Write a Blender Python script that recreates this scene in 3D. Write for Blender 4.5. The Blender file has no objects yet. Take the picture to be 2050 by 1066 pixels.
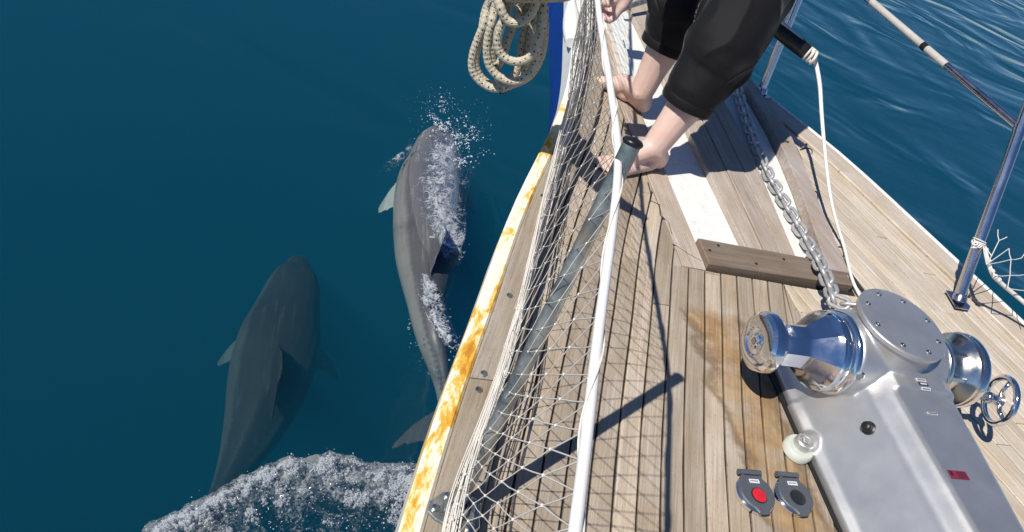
import bpy, bmesh, math, random
import numpy as np
from mathutils import Vector, Matrix, noise as mnoise
random.seed(7)
V = Vector
S = bpy.context.scene
COL = S.collection

# ------------------------------------------------------------------ camera
# boat frame: +Y to the bow, +X starboard, deck at z = 0, sea at z = SEA
SEA = -1.4
F_PX, PITCH, ROLL, CAM_H = 1480.0, math.radians(40), math.radians(24), 1.13
_d = np.array([-math.sin(ROLL)*math.cos(PITCH), math.cos(ROLL)*math.cos(PITCH), math.sin(PITCH)])
_fw = np.array([0, 0, 1.]) - _d*_d[2]; _fw /= np.linalg.norm(_fw)
_r = np.cross(_d, _fw)
if _r[0] < 0: _r = -_r
_a = math.radians(22.5)
_RB = np.array([[math.cos(_a), math.sin(_a), 0], [-math.sin(_a), math.cos(_a), 0], [0, 0, 1]])
_C0 = np.array([.694, 1.815, 0])
_M = _RB @ np.array([_r, _fw, -_d])            # camera axes (right, down, forward) -> boat frame
CAM = _RB @ (np.array([0, 0, CAM_H]) - _C0)
cam_data = bpy.data.cameras.new('camera')
cam = bpy.data.objects.new('camera', cam_data); COL.objects.link(cam)
cam_data.sensor_width = 36; cam_data.lens = F_PX/2050*36
cam_data.clip_start = .02; cam_data.clip_end = 6000
mw = Matrix.Identity(4)
for i in range(3):
    mw[i][0] = _M[i, 0]; mw[i][1] = -_M[i, 1]; mw[i][2] = -_M[i, 2]; mw[i][3] = CAM[i]
cam.matrix_world = mw
S.camera = cam

def at(x, y, z=0.0):
    """point of the boat frame at height z seen at photograph pixel x, y"""
    w = _M @ np.array([(x-1025)/F_PX, (y-533)/F_PX, 1.0])
    return V(CAM + w*((z-CAM[2])/w[2]))
def depth(p):
    return float((np.array(p)-CAM) @ _M[:, 2])

# ------------------------------------------------------------------ sky, sun, exposure
SUN_DIR = V((-.706, -.283, 1)).normalized()
el = math.asin(SUN_DIR.z); az = math.atan2(SUN_DIR.x, SUN_DIR.y)
world = bpy.data.worlds.new('World'); S.world = world; world.use_nodes = True
wn = world.node_tree; wn.nodes.clear()
wo = wn.nodes.new('ShaderNodeOutputWorld'); wb = wn.nodes.new('ShaderNodeBackground'); sk = wn.nodes.new('ShaderNodeTexSky')
sk.sky_type = 'NISHITA'; sk.sun_disc = False; sk.sun_elevation = el; sk.sun_rotation = az
sk.air_density = .8; sk.dust_density = 0; sk.ozone_density = 10.0
wb.inputs[1].default_value = .082
wn.links.new(sk.outputs[0], wb.inputs[0]); wn.links.new(wb.outputs[0], wo.inputs[0])
sd = bpy.data.lights.new('sun', 'SUN'); sd.energy = 4.9; sd.angle = math.radians(.5); sd.color = (1, .95, .87)
sun = bpy.data.objects.new('sun', sd); COL.objects.link(sun)
sun.rotation_euler = SUN_DIR.to_track_quat('Z', 'Y').to_euler(); sun.location = (-6, -3, 9)
S.view_settings.view_transform = 'Standard'; S.view_settings.look = 'None'
S.view_settings.exposure = 0; S.view_settings.gamma = 1; S.view_settings.use_curve_mapping = False
S.render.engine = 'CYCLES'
cy = S.cycles
cy.use_denoising = True
cy.max_bounces = 10; cy.transparent_max_bounces = 16; cy.volume_bounces = 1; cy.caustics_reflective = False; cy.caustics_refractive = False

# ------------------------------------------------------------------ material helpers
class NT:
    def __init__(s, name):
        s.m = bpy.data.materials.new(name); s.m.use_nodes = True; s.t = s.m.node_tree; s.t.nodes.clear()
        s.out = s.n('ShaderNodeOutputMaterial')
    def n(s, kind, **kw):
        nd = s.t.nodes.new(kind)
        for k, v in kw.items():
            if hasattr(nd, k): setattr(nd, k, v)
            else: nd.inputs[k].default_value = v
        return nd
    def set(s, sock, v):
        if isinstance(v, bpy.types.NodeSocket): s.t.links.new(v, sock)
        elif v is not None: sock.default_value = v
    def coord(s, kind='Object', rz=0, scale=(1, 1, 1), loc=(0, 0, 0)):
        c = s.n('ShaderNodeTexCoord'); r = c.outputs[kind]
        if rz:
            m0 = s.n('ShaderNodeMapping'); m0.inputs['Rotation'].default_value = (0, 0, rz); s.t.links.new(r, m0.inputs[0]); r = m0.outputs[0]
        m = s.n('ShaderNodeMapping'); m.inputs['Scale'].default_value = scale; m.inputs['Location'].default_value = loc
        s.t.links.new(r, m.inputs[0]); return m.outputs[0]
    def noise(s, vec, scale, detail=4, rough=.55, dist=0):
        n = s.n('ShaderNodeTexNoise'); s.set(n.inputs['Vector'], vec); n.inputs['Scale'].default_value = scale
        n.inputs['Detail'].default_value = detail; n.inputs['Roughness'].default_value = rough; n.inputs['Distortion'].default_value = dist
        return n.outputs['Fac']
    def ramp(s, fac, stops, interp='LINEAR'):
        r = s.n('ShaderNodeValToRGB'); r.color_ramp.interpolation = interp
        while len(r.color_ramp.elements) < len(stops): r.color_ramp.elements.new(.5)
        for e, (p, c) in zip(r.color_ramp.elements, stops):
            e.position = p; e.color = (*c, 1) if isinstance(c, (tuple, list)) else (c, c, c, 1)
        s.set(r.inputs[0], fac); return r.outputs[0]
    def mix(s, fac, a, b, mode='MIX'):
        m = s.n('ShaderNodeMix', data_type='RGBA', blend_type=mode)
        s.set(m.inputs[0], fac)
        for k, v in ((6, a), (7, b)):
            s.set(m.inputs[k], (*v, 1) if isinstance(v, tuple) and len(v) == 3 else v)
        return m.outputs[2]
    def math(s, op, a, b=None, clamp=False):
        m = s.n('ShaderNodeMath', operation=op, use_clamp=clamp); s.set(m.inputs[0], a); s.set(m.inputs[1], b); return m.outputs[0]
    def xyz(s, vec):
        x = s.n('ShaderNodeSeparateXYZ'); s.set(x.inputs[0], vec); return x.outputs
    def bump(s, h, strength=.3, dist=.01):
        b = s.n('ShaderNodeBump'); b.inputs['Strength'].default_value = strength; b.inputs['Distance'].default_value = dist
        s.set(b.inputs['Height'], h); return b.outputs[0]
    def pbr(s, col, rough=.5, metal=0, normal=None, **kw):
        p = s.n('ShaderNodeBsdfPrincipled')
        s.set(p.inputs['Base Color'], (*col, 1) if isinstance(col, tuple) and len(col) == 3 else col)
        s.set(p.inputs['Roughness'], rough); s.set(p.inputs['Metallic'], metal)
        if normal is not None: s.set(p.inputs['Normal'], normal)
        for k, v in kw.items(): s.set(p.inputs[k.replace('_', ' ')], v)
        s.t.links.new(p.outputs[0], s.out.inputs[0]); return p

M = {}
def teak(name, col, rz, stain=False, spread=.3, rough=.72):
    t = NT(name)
    v = t.coord('Object', rz)
    oi = t.n('ShaderNodeObjectInfo').outputs['Random']
    off = t.n('ShaderNodeVectorMath', operation='ADD'); t.set(off.inputs[0], v)
    cmb = t.n('ShaderNodeCombineXYZ'); t.set(cmb.inputs[0], t.math('MULTIPLY', oi, 7.3)); t.set(cmb.inputs[1], t.math('MULTIPLY', oi, 31.7)); t.set(off.inputs[1], cmb.outputs[0])
    def sc(s3):
        m = t.n('ShaderNodeMapping'); m.inputs['Scale'].default_value = s3; t.t.links.new(off.outputs[0], m.inputs[0]); return m.outputs[0]
    g = t.noise(sc((260, 5, 60)), 1, 5, .6, .3)
    g2 = t.noise(sc((70, 2.2, 20)), 1, 3, .5, .5)
    bl = t.noise(sc((9, 5, 5)), 1, 4, .6)
    fn = t.noise(sc((500, 90, 90)), 1, 2, .5)
    k = t.math('MULTIPLY_ADD', g, 1.1); k.node.inputs[2].default_value = .45
    k2 = t.math('MULTIPLY_ADD', g2, .5); k2.node.inputs[2].default_value = .75
    k3 = t.math('MULTIPLY_ADD', bl, .7); k3.node.inputs[2].default_value = .65
    k4 = t.math('MULTIPLY_ADD', oi, spread); k4.node.inputs[2].default_value = 1-spread/2
    kk = t.math('MULTIPLY', t.math('MULTIPLY', k, k2), t.math('MULTIPLY', k3, k4))
    hue = t.mix(t.ramp(bl, [(.35, 0), (.68, 1)]), (col[0]*1.02, col[1]*.97, col[2]*.88), (col[0]*.97, col[1]*1.01, col[2]*1.07))
    c = t.mix(1, hue, kk, 'MULTIPLY')
    c = t.mix(t.ramp(fn, [(.30, .5), (.40, 0)]), c, (col[0]*.45, col[1]*.4, col[2]*.36))
    if stain:
        w = t.coord('Object'); x, y, z = t.xyz(w)
        nz = t.noise(w, 14, 5, .6); nz2 = t.noise(w, 4.5, 4, .6)
        # golden worn patch beside the windlass
        cx = t.math('ABSOLUTE', t.math('ADD', t.math('ADD', x, .285), t.math('MULTIPLY', t.math('SUBTRACT', nz, .5), .11)))
        cx = t.math('ADD', cx, t.math('MULTIPLY', t.math('SUBTRACT', nz2, .5), .10))
        inx = t.ramp(cx, [(.062, 1), (.085, 0)])
        yy = t.math('ADD', y, t.math('MULTIPLY', t.math('SUBTRACT', nz2, .5), .12))
        iny = t.math('MULTIPLY', t.ramp(t.math('ADD', yy, 1), [(.185, 0), (.205, 1)]), t.ramp(t.math('ADD', yy, 1), [(.76, 1), (.79, 0)]))
        mk = t.math('MULTIPLY', inx, iny)
        gold = t.mix(t.ramp(nz, [(.3, 0), (.7, 1)]), (.24, .125, .045), (.46, .31, .15))
        gold = t.mix(1, gold, k, 'MULTIPLY')
        mk = t.math('MULTIPLY', mk, t.ramp(t.noise(w, 9, 6, .7), [(.36, .15), (.58, 1)])); c = t.mix(t.math('MULTIPLY', mk, .88), c, gold)
        rim = t.math('MULTIPLY', t.ramp(cx, [(.05, 0), (.072, 1), (.095, 0)]), iny)
        c = t.mix(t.math('MULTIPLY', rim, .6), c, (.10, .055, .025))
    rg = t.ramp(g, [(.3, rough-.12), (.7, rough+.08)])
    t.pbr(c, rg, 0, t.bump(t.math('ADD', g, t.math('MULTIPLY', fn, .5)), .35, .0012))
    M[name] = t.m
SL = math.atan(.35)
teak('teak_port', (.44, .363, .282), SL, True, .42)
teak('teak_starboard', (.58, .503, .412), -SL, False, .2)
teak('teak_platform', (.42, .355, .30), 0)
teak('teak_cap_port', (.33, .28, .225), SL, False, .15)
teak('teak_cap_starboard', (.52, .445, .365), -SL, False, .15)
teak('teak_dark', (.20, .155, .12), math.radians(88), False, .1)
teak('teak_border', (.38, .32, .28), -.16, False, .1)

def simple(name, col, rough=.5, metal=0, var=.15, scale=40, bump=.0, bscale=None, **kw):
    t = NT(name); v = t.coord()
    n = t.noise(v, scale, 5, .6)
    c = t.mix(n, tuple(x*(1-var) for x in col), tuple(min(1, x*(1+var)) for x in col))
    nb = t.bump(t.noise(v, bscale or scale*3, 4), bump, .002) if bump else None
    r = t.ramp(n, [(.3, max(0, rough-.06)), (.7, min(1, rough+.06))])
    t.pbr(c, r, metal, nb, **kw); M[name] = t.m
simple('caulk', (.02, .018, .016), .8, bump=.3)
def paint():
    t = NT('white_paint'); v = t.coord()
    n = t.noise(v, 35, 6, .65); n2 = t.noise(v, 6, 4)
    c = t.mix(t.ramp(n, [(.30, .8), (.42, 0)]), (.83, .83, .80), (.60, .56, .47))
    c = t.mix(t.ramp(n2, [(.4, .0), (.7, .15)]), c, (.7, .70, .67))
    t.pbr(c, .45, 0, t.bump(n, .15, .002)); M['white_paint'] = t.m
paint()
def rust():
    t = NT('rusty_white_paint'); v = t.coord(rz=math.atan(.37), scale=(1.5, .55, 1))
    n = t.noise(v, 13, 6, .62, .5); n2 = t.noise(v, 55, 5, .68, .8); n3 = t.noise(v, 150, 3)
    f = t.math('ADD', t.math('MULTIPLY', n, .72), t.math('MULTIPLY', n2, .36))
    c = t.ramp(f, [(.545, (.85, .81, .70)), (.572, (.86, .71, .36)), (.61, (.80, .46, .07)), (.675, (.60, .27, .02)), (.76, (.40, .15, .015)), (.92, (.16, .06, .015))])
    c = t.mix(t.ramp(n3, [(.60, 0), (.7, .35)]), c, (.55, .30, .06))
    r = t.ramp(f, [(.5, .35), (.6, .85)])
    t.pbr(c, r, 0, t.bump(t.math('ADD', f, t.math('MULTIPLY', n3, .2)), .6, .003)); M['rusty_white_paint'] = t.m
rust()
simple('blue_hull_paint', (.012, .045, .42), .25, var=.08, scale=5)
simple('boot_top_paint', (.03, .03, .05), .4)
simple('rope_white', (.82, .80, .77), .6, var=.06, bump=.15, bscale=900)
simple('net_string', (.78, .73, .65), .8, var=.25, scale=60)
simple('net_pale_string', (.72, .70, .66), .8)
simple('old_sleeve', (.50, .48, .44), .45, var=.2, scale=25)
simple('black_rubber', (.012, .012, .013), .38, var=.3)
simple('matt_black', (.02, .018, .018), .7)
simple('grey_plastic', (.085, .095, .115), .45, bump=.35, bscale=500)
simple('pad_plastic', (.62, .66, .58), .35)
simple('red_plastic', (.62, .015, .03), .4, bump=.5, bscale=400)
simple('dark_plastic', (.012, .016, .02), .4, bump=.5, bscale=400)
simple('label_white', (.75, .75, .78), .5)
simple('label_dark', (.015, .015, .03), .5)
simple('label_red', (.22, .02, .05), .5)
simple('bolt_steel', (.5, .5, .5), .3, 1)
simple('chrome', (.84, .84, .86), .12, 1, var=.06, scale=22, bump=.04, bscale=160)
simple('bronze_chrome', (.78, .72, .63), .20, 1, var=.08)
simple('steel_tube', (.62, .62, .66), .22, 1, var=.08, scale=18)
simple('chain_zinc', (.56, .56, .56), .5, .55, var=.22, scale=120, bump=.4, bscale=300)
def satin():
    t = NT('satin_aluminium'); v = t.coord()
    n = t.noise(v, 16, 6, .6); n2 = t.noise(v, 220, 3)
    c = t.mix(n, (.56, .555, .55), (.64, .635, .63)); ng = t.noise(v, 7, 6, .7, .6); c = t.mix(t.ramp(ng, [(.50, 0), (.75, .28)]), c, (.36, .34, .31)); nsc = t.noise(t.coord(rz=.5, scale=(6, 90, 40)), 3, 3, .6); c = t.mix(t.ramp(nsc, [(.66, 0), (.72, .35)]), c, (.42, .41, .40))
    t.pbr(c, t.ramp(n, [(.3, .40), (.7, .48)]), .80, t.bump(n2, .10, .0006)); M['satin_aluminium'] = t.m
satin()
def galv():
    t = NT('galvanised_tube'); v = t.coord(); n = t.noise(v, 26, 6, .65, .5); n2 = t.noise(v, 9, 3)
    c = t.ramp(n, [(.3, (.15, .18, .18)), (.5, (.32, .34, .33)), (.7, (.52, .51, .46))])
    c = t.mix(t.ramp(n2, [(.58, 0), (.7, .7)]), c, (.27, .17, .07))
    t.pbr(c, t.ramp(n, [(.3, .22), (.7, .45)]), .7, t.bump(n, .2, .002)); M['galvanised_tube'] = t.m
galv()
def coilrope():
    t = NT('braided_rope'); v = t.coord('UV')
    # braid: diagonal bumps along the rope and dark tracer flecks
    x, y, z = t.xyz(v)
    b1 = t.math('SINE', t.math('ADD', t.math('MULTIPLY', x, 260), t.math('MULTIPLY', y, 6.283*8)))
    b2 = t.math('SINE', t.math('SUBTRACT', t.math('MULTIPLY', x, 260), t.math('MULTIPLY', y, 6.283*8)))
    h = t.math('MULTIPLY', b1, b2)
    vor = t.n('ShaderNodeTexVoronoi', voronoi_dimensions='2D', feature='F1'); vor.inputs['Scale'].default_value = 1; vor.inputs['Randomness'].default_value = .55
    cm = t.n('ShaderNodeCombineXYZ'); t.set(cm.inputs[0], t.math('MULTIPLY', x, 62)); t.set(cm.inputs[1], t.math('MULTIPLY', y, 4)); t.set(vor.inputs['Vector'], cm.outputs[0])
    fl = t.ramp(vor.outputs['Distance'], [(.12, 1), (.16, 0)])
    w = t.coord(); nz = t.noise(w, 30, 4)
    c = t.mix(nz, (.50, .44, .32), (.68, .62, .49))
    c = t.mix(fl, c, (.03, .03, .03))
    t.pbr(c, .8, 0, t.bump(h, .5, .002)); M['braided_rope'] = t.m
coilrope()
def skin():
    t = NT('skin'); v = t.coord(); n = t.noise(v, 9, 5, .6); n2 = t.noise(v, 160, 3)
    n3 = t.noise(v, 26, 5, .65); c = t.mix(n, (.66, .45, .37), (.78, .585, .50)); c = t.mix(t.ramp(n3, [(.5, 0), (.75, .4)]), c, (.70, .40, .33))
    t.pbr(c, .48, 0, t.bump(n2, .12, .001), Subsurface_Weight=.3, Subsurface_Scale=.02); M['skin'] = t.m
skin()
def fabric():
    t = NT('black_fabric'); v = t.coord(); n = t.noise(v, 700, 2); n2 = t.noise(v, 12, 4)
    c = t.mix(n2, (.0035, .0035, .005), (.009, .0085, .010))
    t.pbr(c, .72, 0, t.bump(n, .5, .0008), Specular_IOR_Level=.25, Sheen_Weight=.2, Sheen_Roughness=.3); M['black_fabric'] = t.m
fabric()
simple('grey_shirt', (.12, .13, .16), .8, bump=.2)
simple('dark_hair', (.02, .014, .01), .5)
simple('eye_white', (.7, .7, .7), .2)
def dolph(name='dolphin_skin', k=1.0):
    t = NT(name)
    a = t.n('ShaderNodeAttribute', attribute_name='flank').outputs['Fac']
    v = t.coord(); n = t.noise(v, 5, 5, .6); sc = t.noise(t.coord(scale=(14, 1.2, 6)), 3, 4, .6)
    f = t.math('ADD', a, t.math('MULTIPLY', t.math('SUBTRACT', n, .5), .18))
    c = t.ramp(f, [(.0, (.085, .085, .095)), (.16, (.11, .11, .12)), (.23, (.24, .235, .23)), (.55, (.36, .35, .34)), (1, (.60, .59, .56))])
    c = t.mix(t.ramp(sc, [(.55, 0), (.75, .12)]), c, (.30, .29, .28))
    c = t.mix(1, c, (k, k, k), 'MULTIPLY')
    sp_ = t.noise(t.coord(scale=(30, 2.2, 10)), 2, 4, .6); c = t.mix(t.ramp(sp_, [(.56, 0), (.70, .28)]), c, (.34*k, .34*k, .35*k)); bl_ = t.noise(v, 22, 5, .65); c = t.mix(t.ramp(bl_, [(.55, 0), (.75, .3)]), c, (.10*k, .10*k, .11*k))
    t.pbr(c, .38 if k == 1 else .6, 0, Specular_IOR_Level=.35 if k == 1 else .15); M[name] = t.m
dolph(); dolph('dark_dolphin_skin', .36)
def foam():
    for name, col, k, rg_ in (('foam', (.76, .80, .82), .42, .2), ('droplet', (.84, .90, .95), .75, .08)):
        t = NT(name)
        p = t.n('ShaderNodeBsdfPrincipled'); p.inputs['Base Color'].default_value = (*col, 1); p.inputs['Roughness'].default_value = rg_
        tl = t.n('ShaderNodeBsdfTranslucent'); tl.inputs[0].default_value = (*col, 1)
        m0 = t.n('ShaderNodeMixShader'); t.set(m0.inputs[0], .4); t.t.links.new(p.outputs[0], m0.inputs[1]); t.t.links.new(tl.outputs[0], m0.inputs[2])
        tr = t.n('ShaderNodeBsdfTransparent'); mx = t.n('ShaderNodeMixShader'); t.set(mx.inputs[0], k)
        t.t.links.new(tr.outputs[0], mx.inputs[1]); t.t.links.new(m0.outputs[0], mx.inputs[2]); t.t.links.new(mx.outputs[0], t.out.inputs[0]); M[name] = t.m
    # frothing sheet: white bubble froth in places, clear water between
    for name, thin, k0, k1, top_, sc_ in (('froth_sheet', True, .415, .58, .80, 12), ('washing_water', False, .455, .56, .95, 15)):
        t = NT(name); v = t.coord(); n = t.noise(v, sc_, 7, .72, 1.0); n2 = t.noise(v, 120, 5, .75)
        f = t.math('ADD', t.math('MULTIPLY', n, .65), t.math('MULTIPLY', n2, .35))
        a_ = t.n('ShaderNodeAttribute', attribute_name='thin').outputs['Fac']; f = t.math('SUBTRACT', f, t.math('MULTIPLY', a_, .10 if thin else .16))
        vo = t.n('ShaderNodeTexVoronoi', feature='DISTANCE_TO_EDGE'); vo.inputs['Scale'].default_value = 46; wv = t.n('ShaderNodeVectorMath', operation='ADD'); t.set(wv.inputs[0], v); nv_ = t.n('ShaderNodeTexNoise'); nv_.inputs['Scale'].default_value = 18; nv_.inputs['Detail'].default_value = 4; t.set(nv_.inputs['Vector'], v); sv = t.n('ShaderNodeVectorMath', operation='SCALE'); t.set(sv.inputs[0], nv_.outputs['Color']); sv.inputs['Scale'].default_value = .07; t.set(wv.inputs[1], sv.outputs[0]); t.set(vo.inputs['Vector'], wv.outputs[0])
        lc = t.math('SUBTRACT', t.math('ADD', f, t.math('MULTIPLY', vo.outputs['Distance'], -.22)), -.035)
        fac = t.ramp(lc, [(k0, 0), (k1, top_)])
        p = t.n('ShaderNodeBsdfPrincipled'); p.inputs['Base Color'].default_value = (.74, .78, .80, 1); p.inputs['Roughness'].default_value = .3
        nb = t.bump(t.math('ADD', n, t.math('MULTIPLY', n2, .6)), .8 if thin else .35, .02 if thin else .012); t.set(p.inputs['Normal'], nb)
        nb2 = t.bump(n, .5 if thin else .3, .012); gl = t.n('ShaderNodeBsdfGlossy'); gl.inputs['Roughness'].default_value = .10; t.set(gl.inputs['Normal'], nb2)
        tr = t.n('ShaderNodeBsdfTransparent'); fr = t.n('ShaderNodeFresnel'); fr.inputs[0].default_value = 1.33; t.set(fr.inputs['Normal'], nb2)
        m0 = t.n('ShaderNodeMixShader'); t.set(m0.inputs[0], t.math('MULTIPLY', t.math('MULTIPLY', fr.outputs[0], t.math('SUBTRACT', 1, a_)), .55)); t.t.links.new(tr.outputs[0], m0.inputs[1]); t.t.links.new(gl.outputs[0], m0.inputs[2])
        mx = t.n('ShaderNodeMixShader'); t.set(mx.inputs[0], fac); tl = t.n('ShaderNodeBsdfTranslucent'); tl.inputs[0].default_value = (.7, .75, .8, 1); mp = t.n('ShaderNodeMixShader'); t.set(mp.inputs[0], .4); t.t.links.new(p.outputs[0], mp.inputs[1]); t.t.links.new(tl.outputs[0], mp.inputs[2])
        t.t.links.new(m0.outputs[0], mx.inputs[1]); t.t.links.new(mp.outputs[0], mx.inputs[2])
        t.t.links.new(mx.outputs[0], t.out.inputs[0]); M[name] = t.m
foam()
def water():
    t = NT('sea_water'); v = t.coord()
    w1 = t.noise(t.coord(rz=math.radians(28), scale=(.7, 1.1, 1)), .75, 2, .35, 1.6)
    w2 = t.noise(t.coord(rz=math.radians(20), scale=(.8, 2.2, 1)), 3.2, 3, .5, .4)
    w3 = t.noise(t.coord(rz=math.radians(45), scale=(1, 1.6, 1)), 14, 2, .5)
    x, y, z = t.xyz(v)
    # ruffled to starboard, glassy in the lee of the bow
    lee = t.ramp(t.math('ADD', x, t.math('MULTIPLY', y, .12)), [(.0, .34), (.9, 1)])
    h = t.math('MULTIPLY', t.math('ADD', w1, t.math('ADD', t.math('MULTIPLY', w2, .05), t.math('MULTIPLY', w3, .008))), lee)
    nb = t.bump(h, .6, .14)
    gl = t.n('ShaderNodeBsdfGlossy'); gl.inputs['Roughness'].default_value = .04; t.set(gl.inputs['Normal'], nb)
    tr = t.n('ShaderNodeBsdfTransparent'); fr = t.n('ShaderNodeFresnel'); fr.inputs[0].default_value = 1.55; t.set(fr.inputs['Normal'], nb)
    mx = t.n('ShaderNodeMixShader'); t.set(mx.inputs[0], fr.outputs[0]); t.t.links.new(tr.outputs[0], mx.inputs[1]); t.t.links.new(gl.outputs[0], mx.inputs[2])
    t.t.links.new(mx.outputs[0], t.out.inputs[0])
    vs = t.n('ShaderNodeVolumeScatter'); vs.inputs['Color'].default_value = (.013, .218, .365, 1); vs.inputs['Density'].default_value = .64
    va = t.n('ShaderNodeVolumeAbsorption'); va.inputs['Color'].default_value = (.0, .50, .62, 1); va.inputs['Density'].default_value = .78
    ad = t.n('ShaderNodeAddShader'); t.t.links.new(vs.outputs[0], ad.inputs[0]); t.t.links.new(va.outputs[0], ad.inputs[1]); t.t.links.new(ad.outputs[0], t.out.inputs[1])
    M['sea_water'] = t.m
water()

# ------------------------------------------------------------------ mesh helpers
class MB:
    def __init__(s): s.v = []; s.f = []; s.uv = {}
    def add(s, vs, fs):
        o = len(s.v); s.v += [V(p) for p in vs]; s.f += [tuple(i+o for i in f) for f in fs]; return s
    def box(s, c, size, rot=None):
        c = V(c); h = V(size)/2; R = rot or Matrix.Identity(3)
        vs = [c + R @ V((x*h.x, y*h.y, z*h.z)) for x in (-1, 1) for y in (-1, 1) for z in (-1, 1)]
        return s.add(vs, [(0, 1, 3, 2), (4, 6, 7, 5), (0, 4, 5, 1), (2, 3, 7, 6), (0, 2, 6, 4), (1, 5, 7, 3)])
    def prism(s, poly, z0, z1):
        """poly: list of (x,y) counter-clockwise"""
        n = len(poly); vs = [(x, y, z0) for x, y in poly]+[(x, y, z1) for x, y in poly]
        fs = [tuple(range(n-1, -1, -1)), tuple(range(n, 2*n))]+[(i, (i+1) % n, n+(i+1) % n, n+i) for i in range(n)]
        return s.add(vs, fs)
    def plank(s, poly, z0, z1, ch=.0016):
        """prism with a small chamfer on its upper edge"""
        n = len(poly); c = [V((0, 0)) for _ in poly]
        P = [V(p) for p in poly]; ins = []
        for i in range(n):
            a, b, d = P[i-1], P[i], P[(i+1) % n]
            e1 = (b-a); e2 = (d-b)
            if e1.length < 1e-6 or e2.length < 1e-6: ins.append(b.copy()); continue
            e1.normalize(); e2.normalize()
            n1 = V((-e1.y, e1.x)); n2 = V((-e2.y, e2.x)); m = n1+n2
            m = m/max(.5, m.length_squared)*2 if m.length > 1e-4 else n1
            ins.append(b+m*ch)
        vs = [(p.x, p.y, z0) for p in P]+[(p.x, p.y, z1-ch) for p in P]+[(p.x, p.y, z1) for p in ins]
        fs = [(i, (i+1) % n, n+(i+1) % n, n+i) for i in range(n)]+[(n+i, n+(i+1) % n, 2*n+(i+1) % n, 2*n+i) for i in range(n)]
        fs += [tuple(range(2*n, 3*n)), tuple(range(n-1, -1, -1))]
        return s.add(vs, fs)
    def tube(s, pts, r, n=8, caps=True, uv=False):
        pts = [V(p) for p in pts]; m = len(pts); rs = r if isinstance(r, (list, tuple)) else [r]*m
        t0 = (pts[1]-pts[0]).normalized(); up = V((0, 0, 1)) if abs(t0.z) < .9 else V((1, 0, 0))
        nrm = t0.cross(up).normalized(); vs = []; L = 0; o = len(s.v); fo = len(s.f)
        for i in range(m):
            t = (pts[min(i+1, m-1)]-pts[max(i-1, 0)])
            t = t.normalized() if t.length > 1e-9 else t0
            nrm = (nrm-t*nrm.dot(t)); nrm = nrm.normalized() if nrm.length > 1e-9 else t.orthogonal().normalized()
            b = t.cross(nrm)
            if i: L += (pts[i]-pts[i-1]).length
            for k in range(n):
                a = 2*math.pi*k/n; vs.append(pts[i]+(nrm*math.cos(a)+b*math.sin(a))*rs[i]); 
                if uv: s.uv[o+len(vs)-1] = (L, k/n)
        fs = []
        for i in range(m-1):
            for k in range(n): fs.append((i*n+k, i*n+(k+1) % n, (i+1)*n+(k+1) % n, (i+1)*n+k))
        if caps: fs += [tuple(range(n-1, -1, -1)), tuple(range((m-1)*n, m*n))]
        return s.add(vs, fs)
    def lathe(s, prof, c, axis, n=32, caps=True, facets=None):
        """prof: list of (along, radius)"""
        c = V(c); a = V(axis).normalized(); u = a.orthogonal().normalized(); w = a.cross(u); vs = []
        for (t, r) in prof:
            for k in range(n):
                q = 2*math.pi*k/n
                vs.append(c+a*t+(u*math.cos(q)+w*math.sin(q))*r)
        m = len(prof); fs = []
        for i in range(m-1):
            for k in range(n): fs.append((i*n+k, i*n+(k+1) % n, (i+1)*n+(k+1) % n, (i+1)*n+k))
        if caps: fs += [tuple(range(n-1, -1, -1)), tuple(range((m-1)*n, m*n))]
        return s.add(vs, fs)
    def sphere(s, c, r, n=8, m=6, sc=(1, 1, 1)):
        c = V(c); vs = [c+V((0, 0, r*sc[2]))]
        for i in range(1, m):
            t = math.pi*i/m
            for k in range(n):
                q = 2*math.pi*k/n; vs.append(c+V((r*sc[0]*math.sin(t)*math.cos(q), r*sc[1]*math.sin(t)*math.sin(q), r*sc[2]*math.cos(t))))
        vs.append(c-V((0, 0, r*sc[2]))); fs = []
        for k in range(n): fs.append((0, 1+k, 1+(k+1) % n))
        for i in range(m-2):
            for k in range(n): fs.append((1+i*n+k, 1+(i+1)*n+k, 1+(i+1)*n+(k+1) % n, 1+i*n+(k+1) % n))
        l = len(vs)-1
        for k in range(n): fs.append((l, 1+(m-2)*n+(k+1) % n, 1+(m-2)*n+k))
        return s.add(vs, fs)
    def torus(s, c, axis, R, r, n=32, k=10):
        a = V(axis).normalized(); u = a.orthogonal().normalized(); w = a.cross(u); c = V(c); vs = []; fs = []
        for i in range(n):
            q = 2*math.pi*i/n; d = u*math.cos(q)+w*math.sin(q)
            for j in range(k):
                p = 2*math.pi*j/k; vs.append(c+d*(R+r*math.cos(p))+a*(r*math.sin(p)))
        for i in range(n):
            for j in range(k):
                fs.append((i*k+j, ((i+1) % n)*k+j, ((i+1) % n)*k+(j+1) % k, i*k+(j+1) % k))
        return s.add(vs, fs)
    def capsule(s, p, q, r1, r2, n=14):
        p, q = V(p), V(q); a = q-p; L = a.length; a = a.normalized(); prof = []
        for i in range(5): t = math.pi/2*(1-i/4); prof.append((-r1*math.sin(t), max(1e-4, r1*math.cos(t))))
        for i in range(5): t = math.pi/2*i/4; prof.append((L+r2*math.sin(t), max(1e-4, r2*math.cos(t))))
        return s.lathe(prof, p, a, n)
    def chain(s, pts, rs):
        for i in range(len(pts)-1): s.capsule(pts[i], pts[i+1], rs[i], rs[i+1])
        return s
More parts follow.
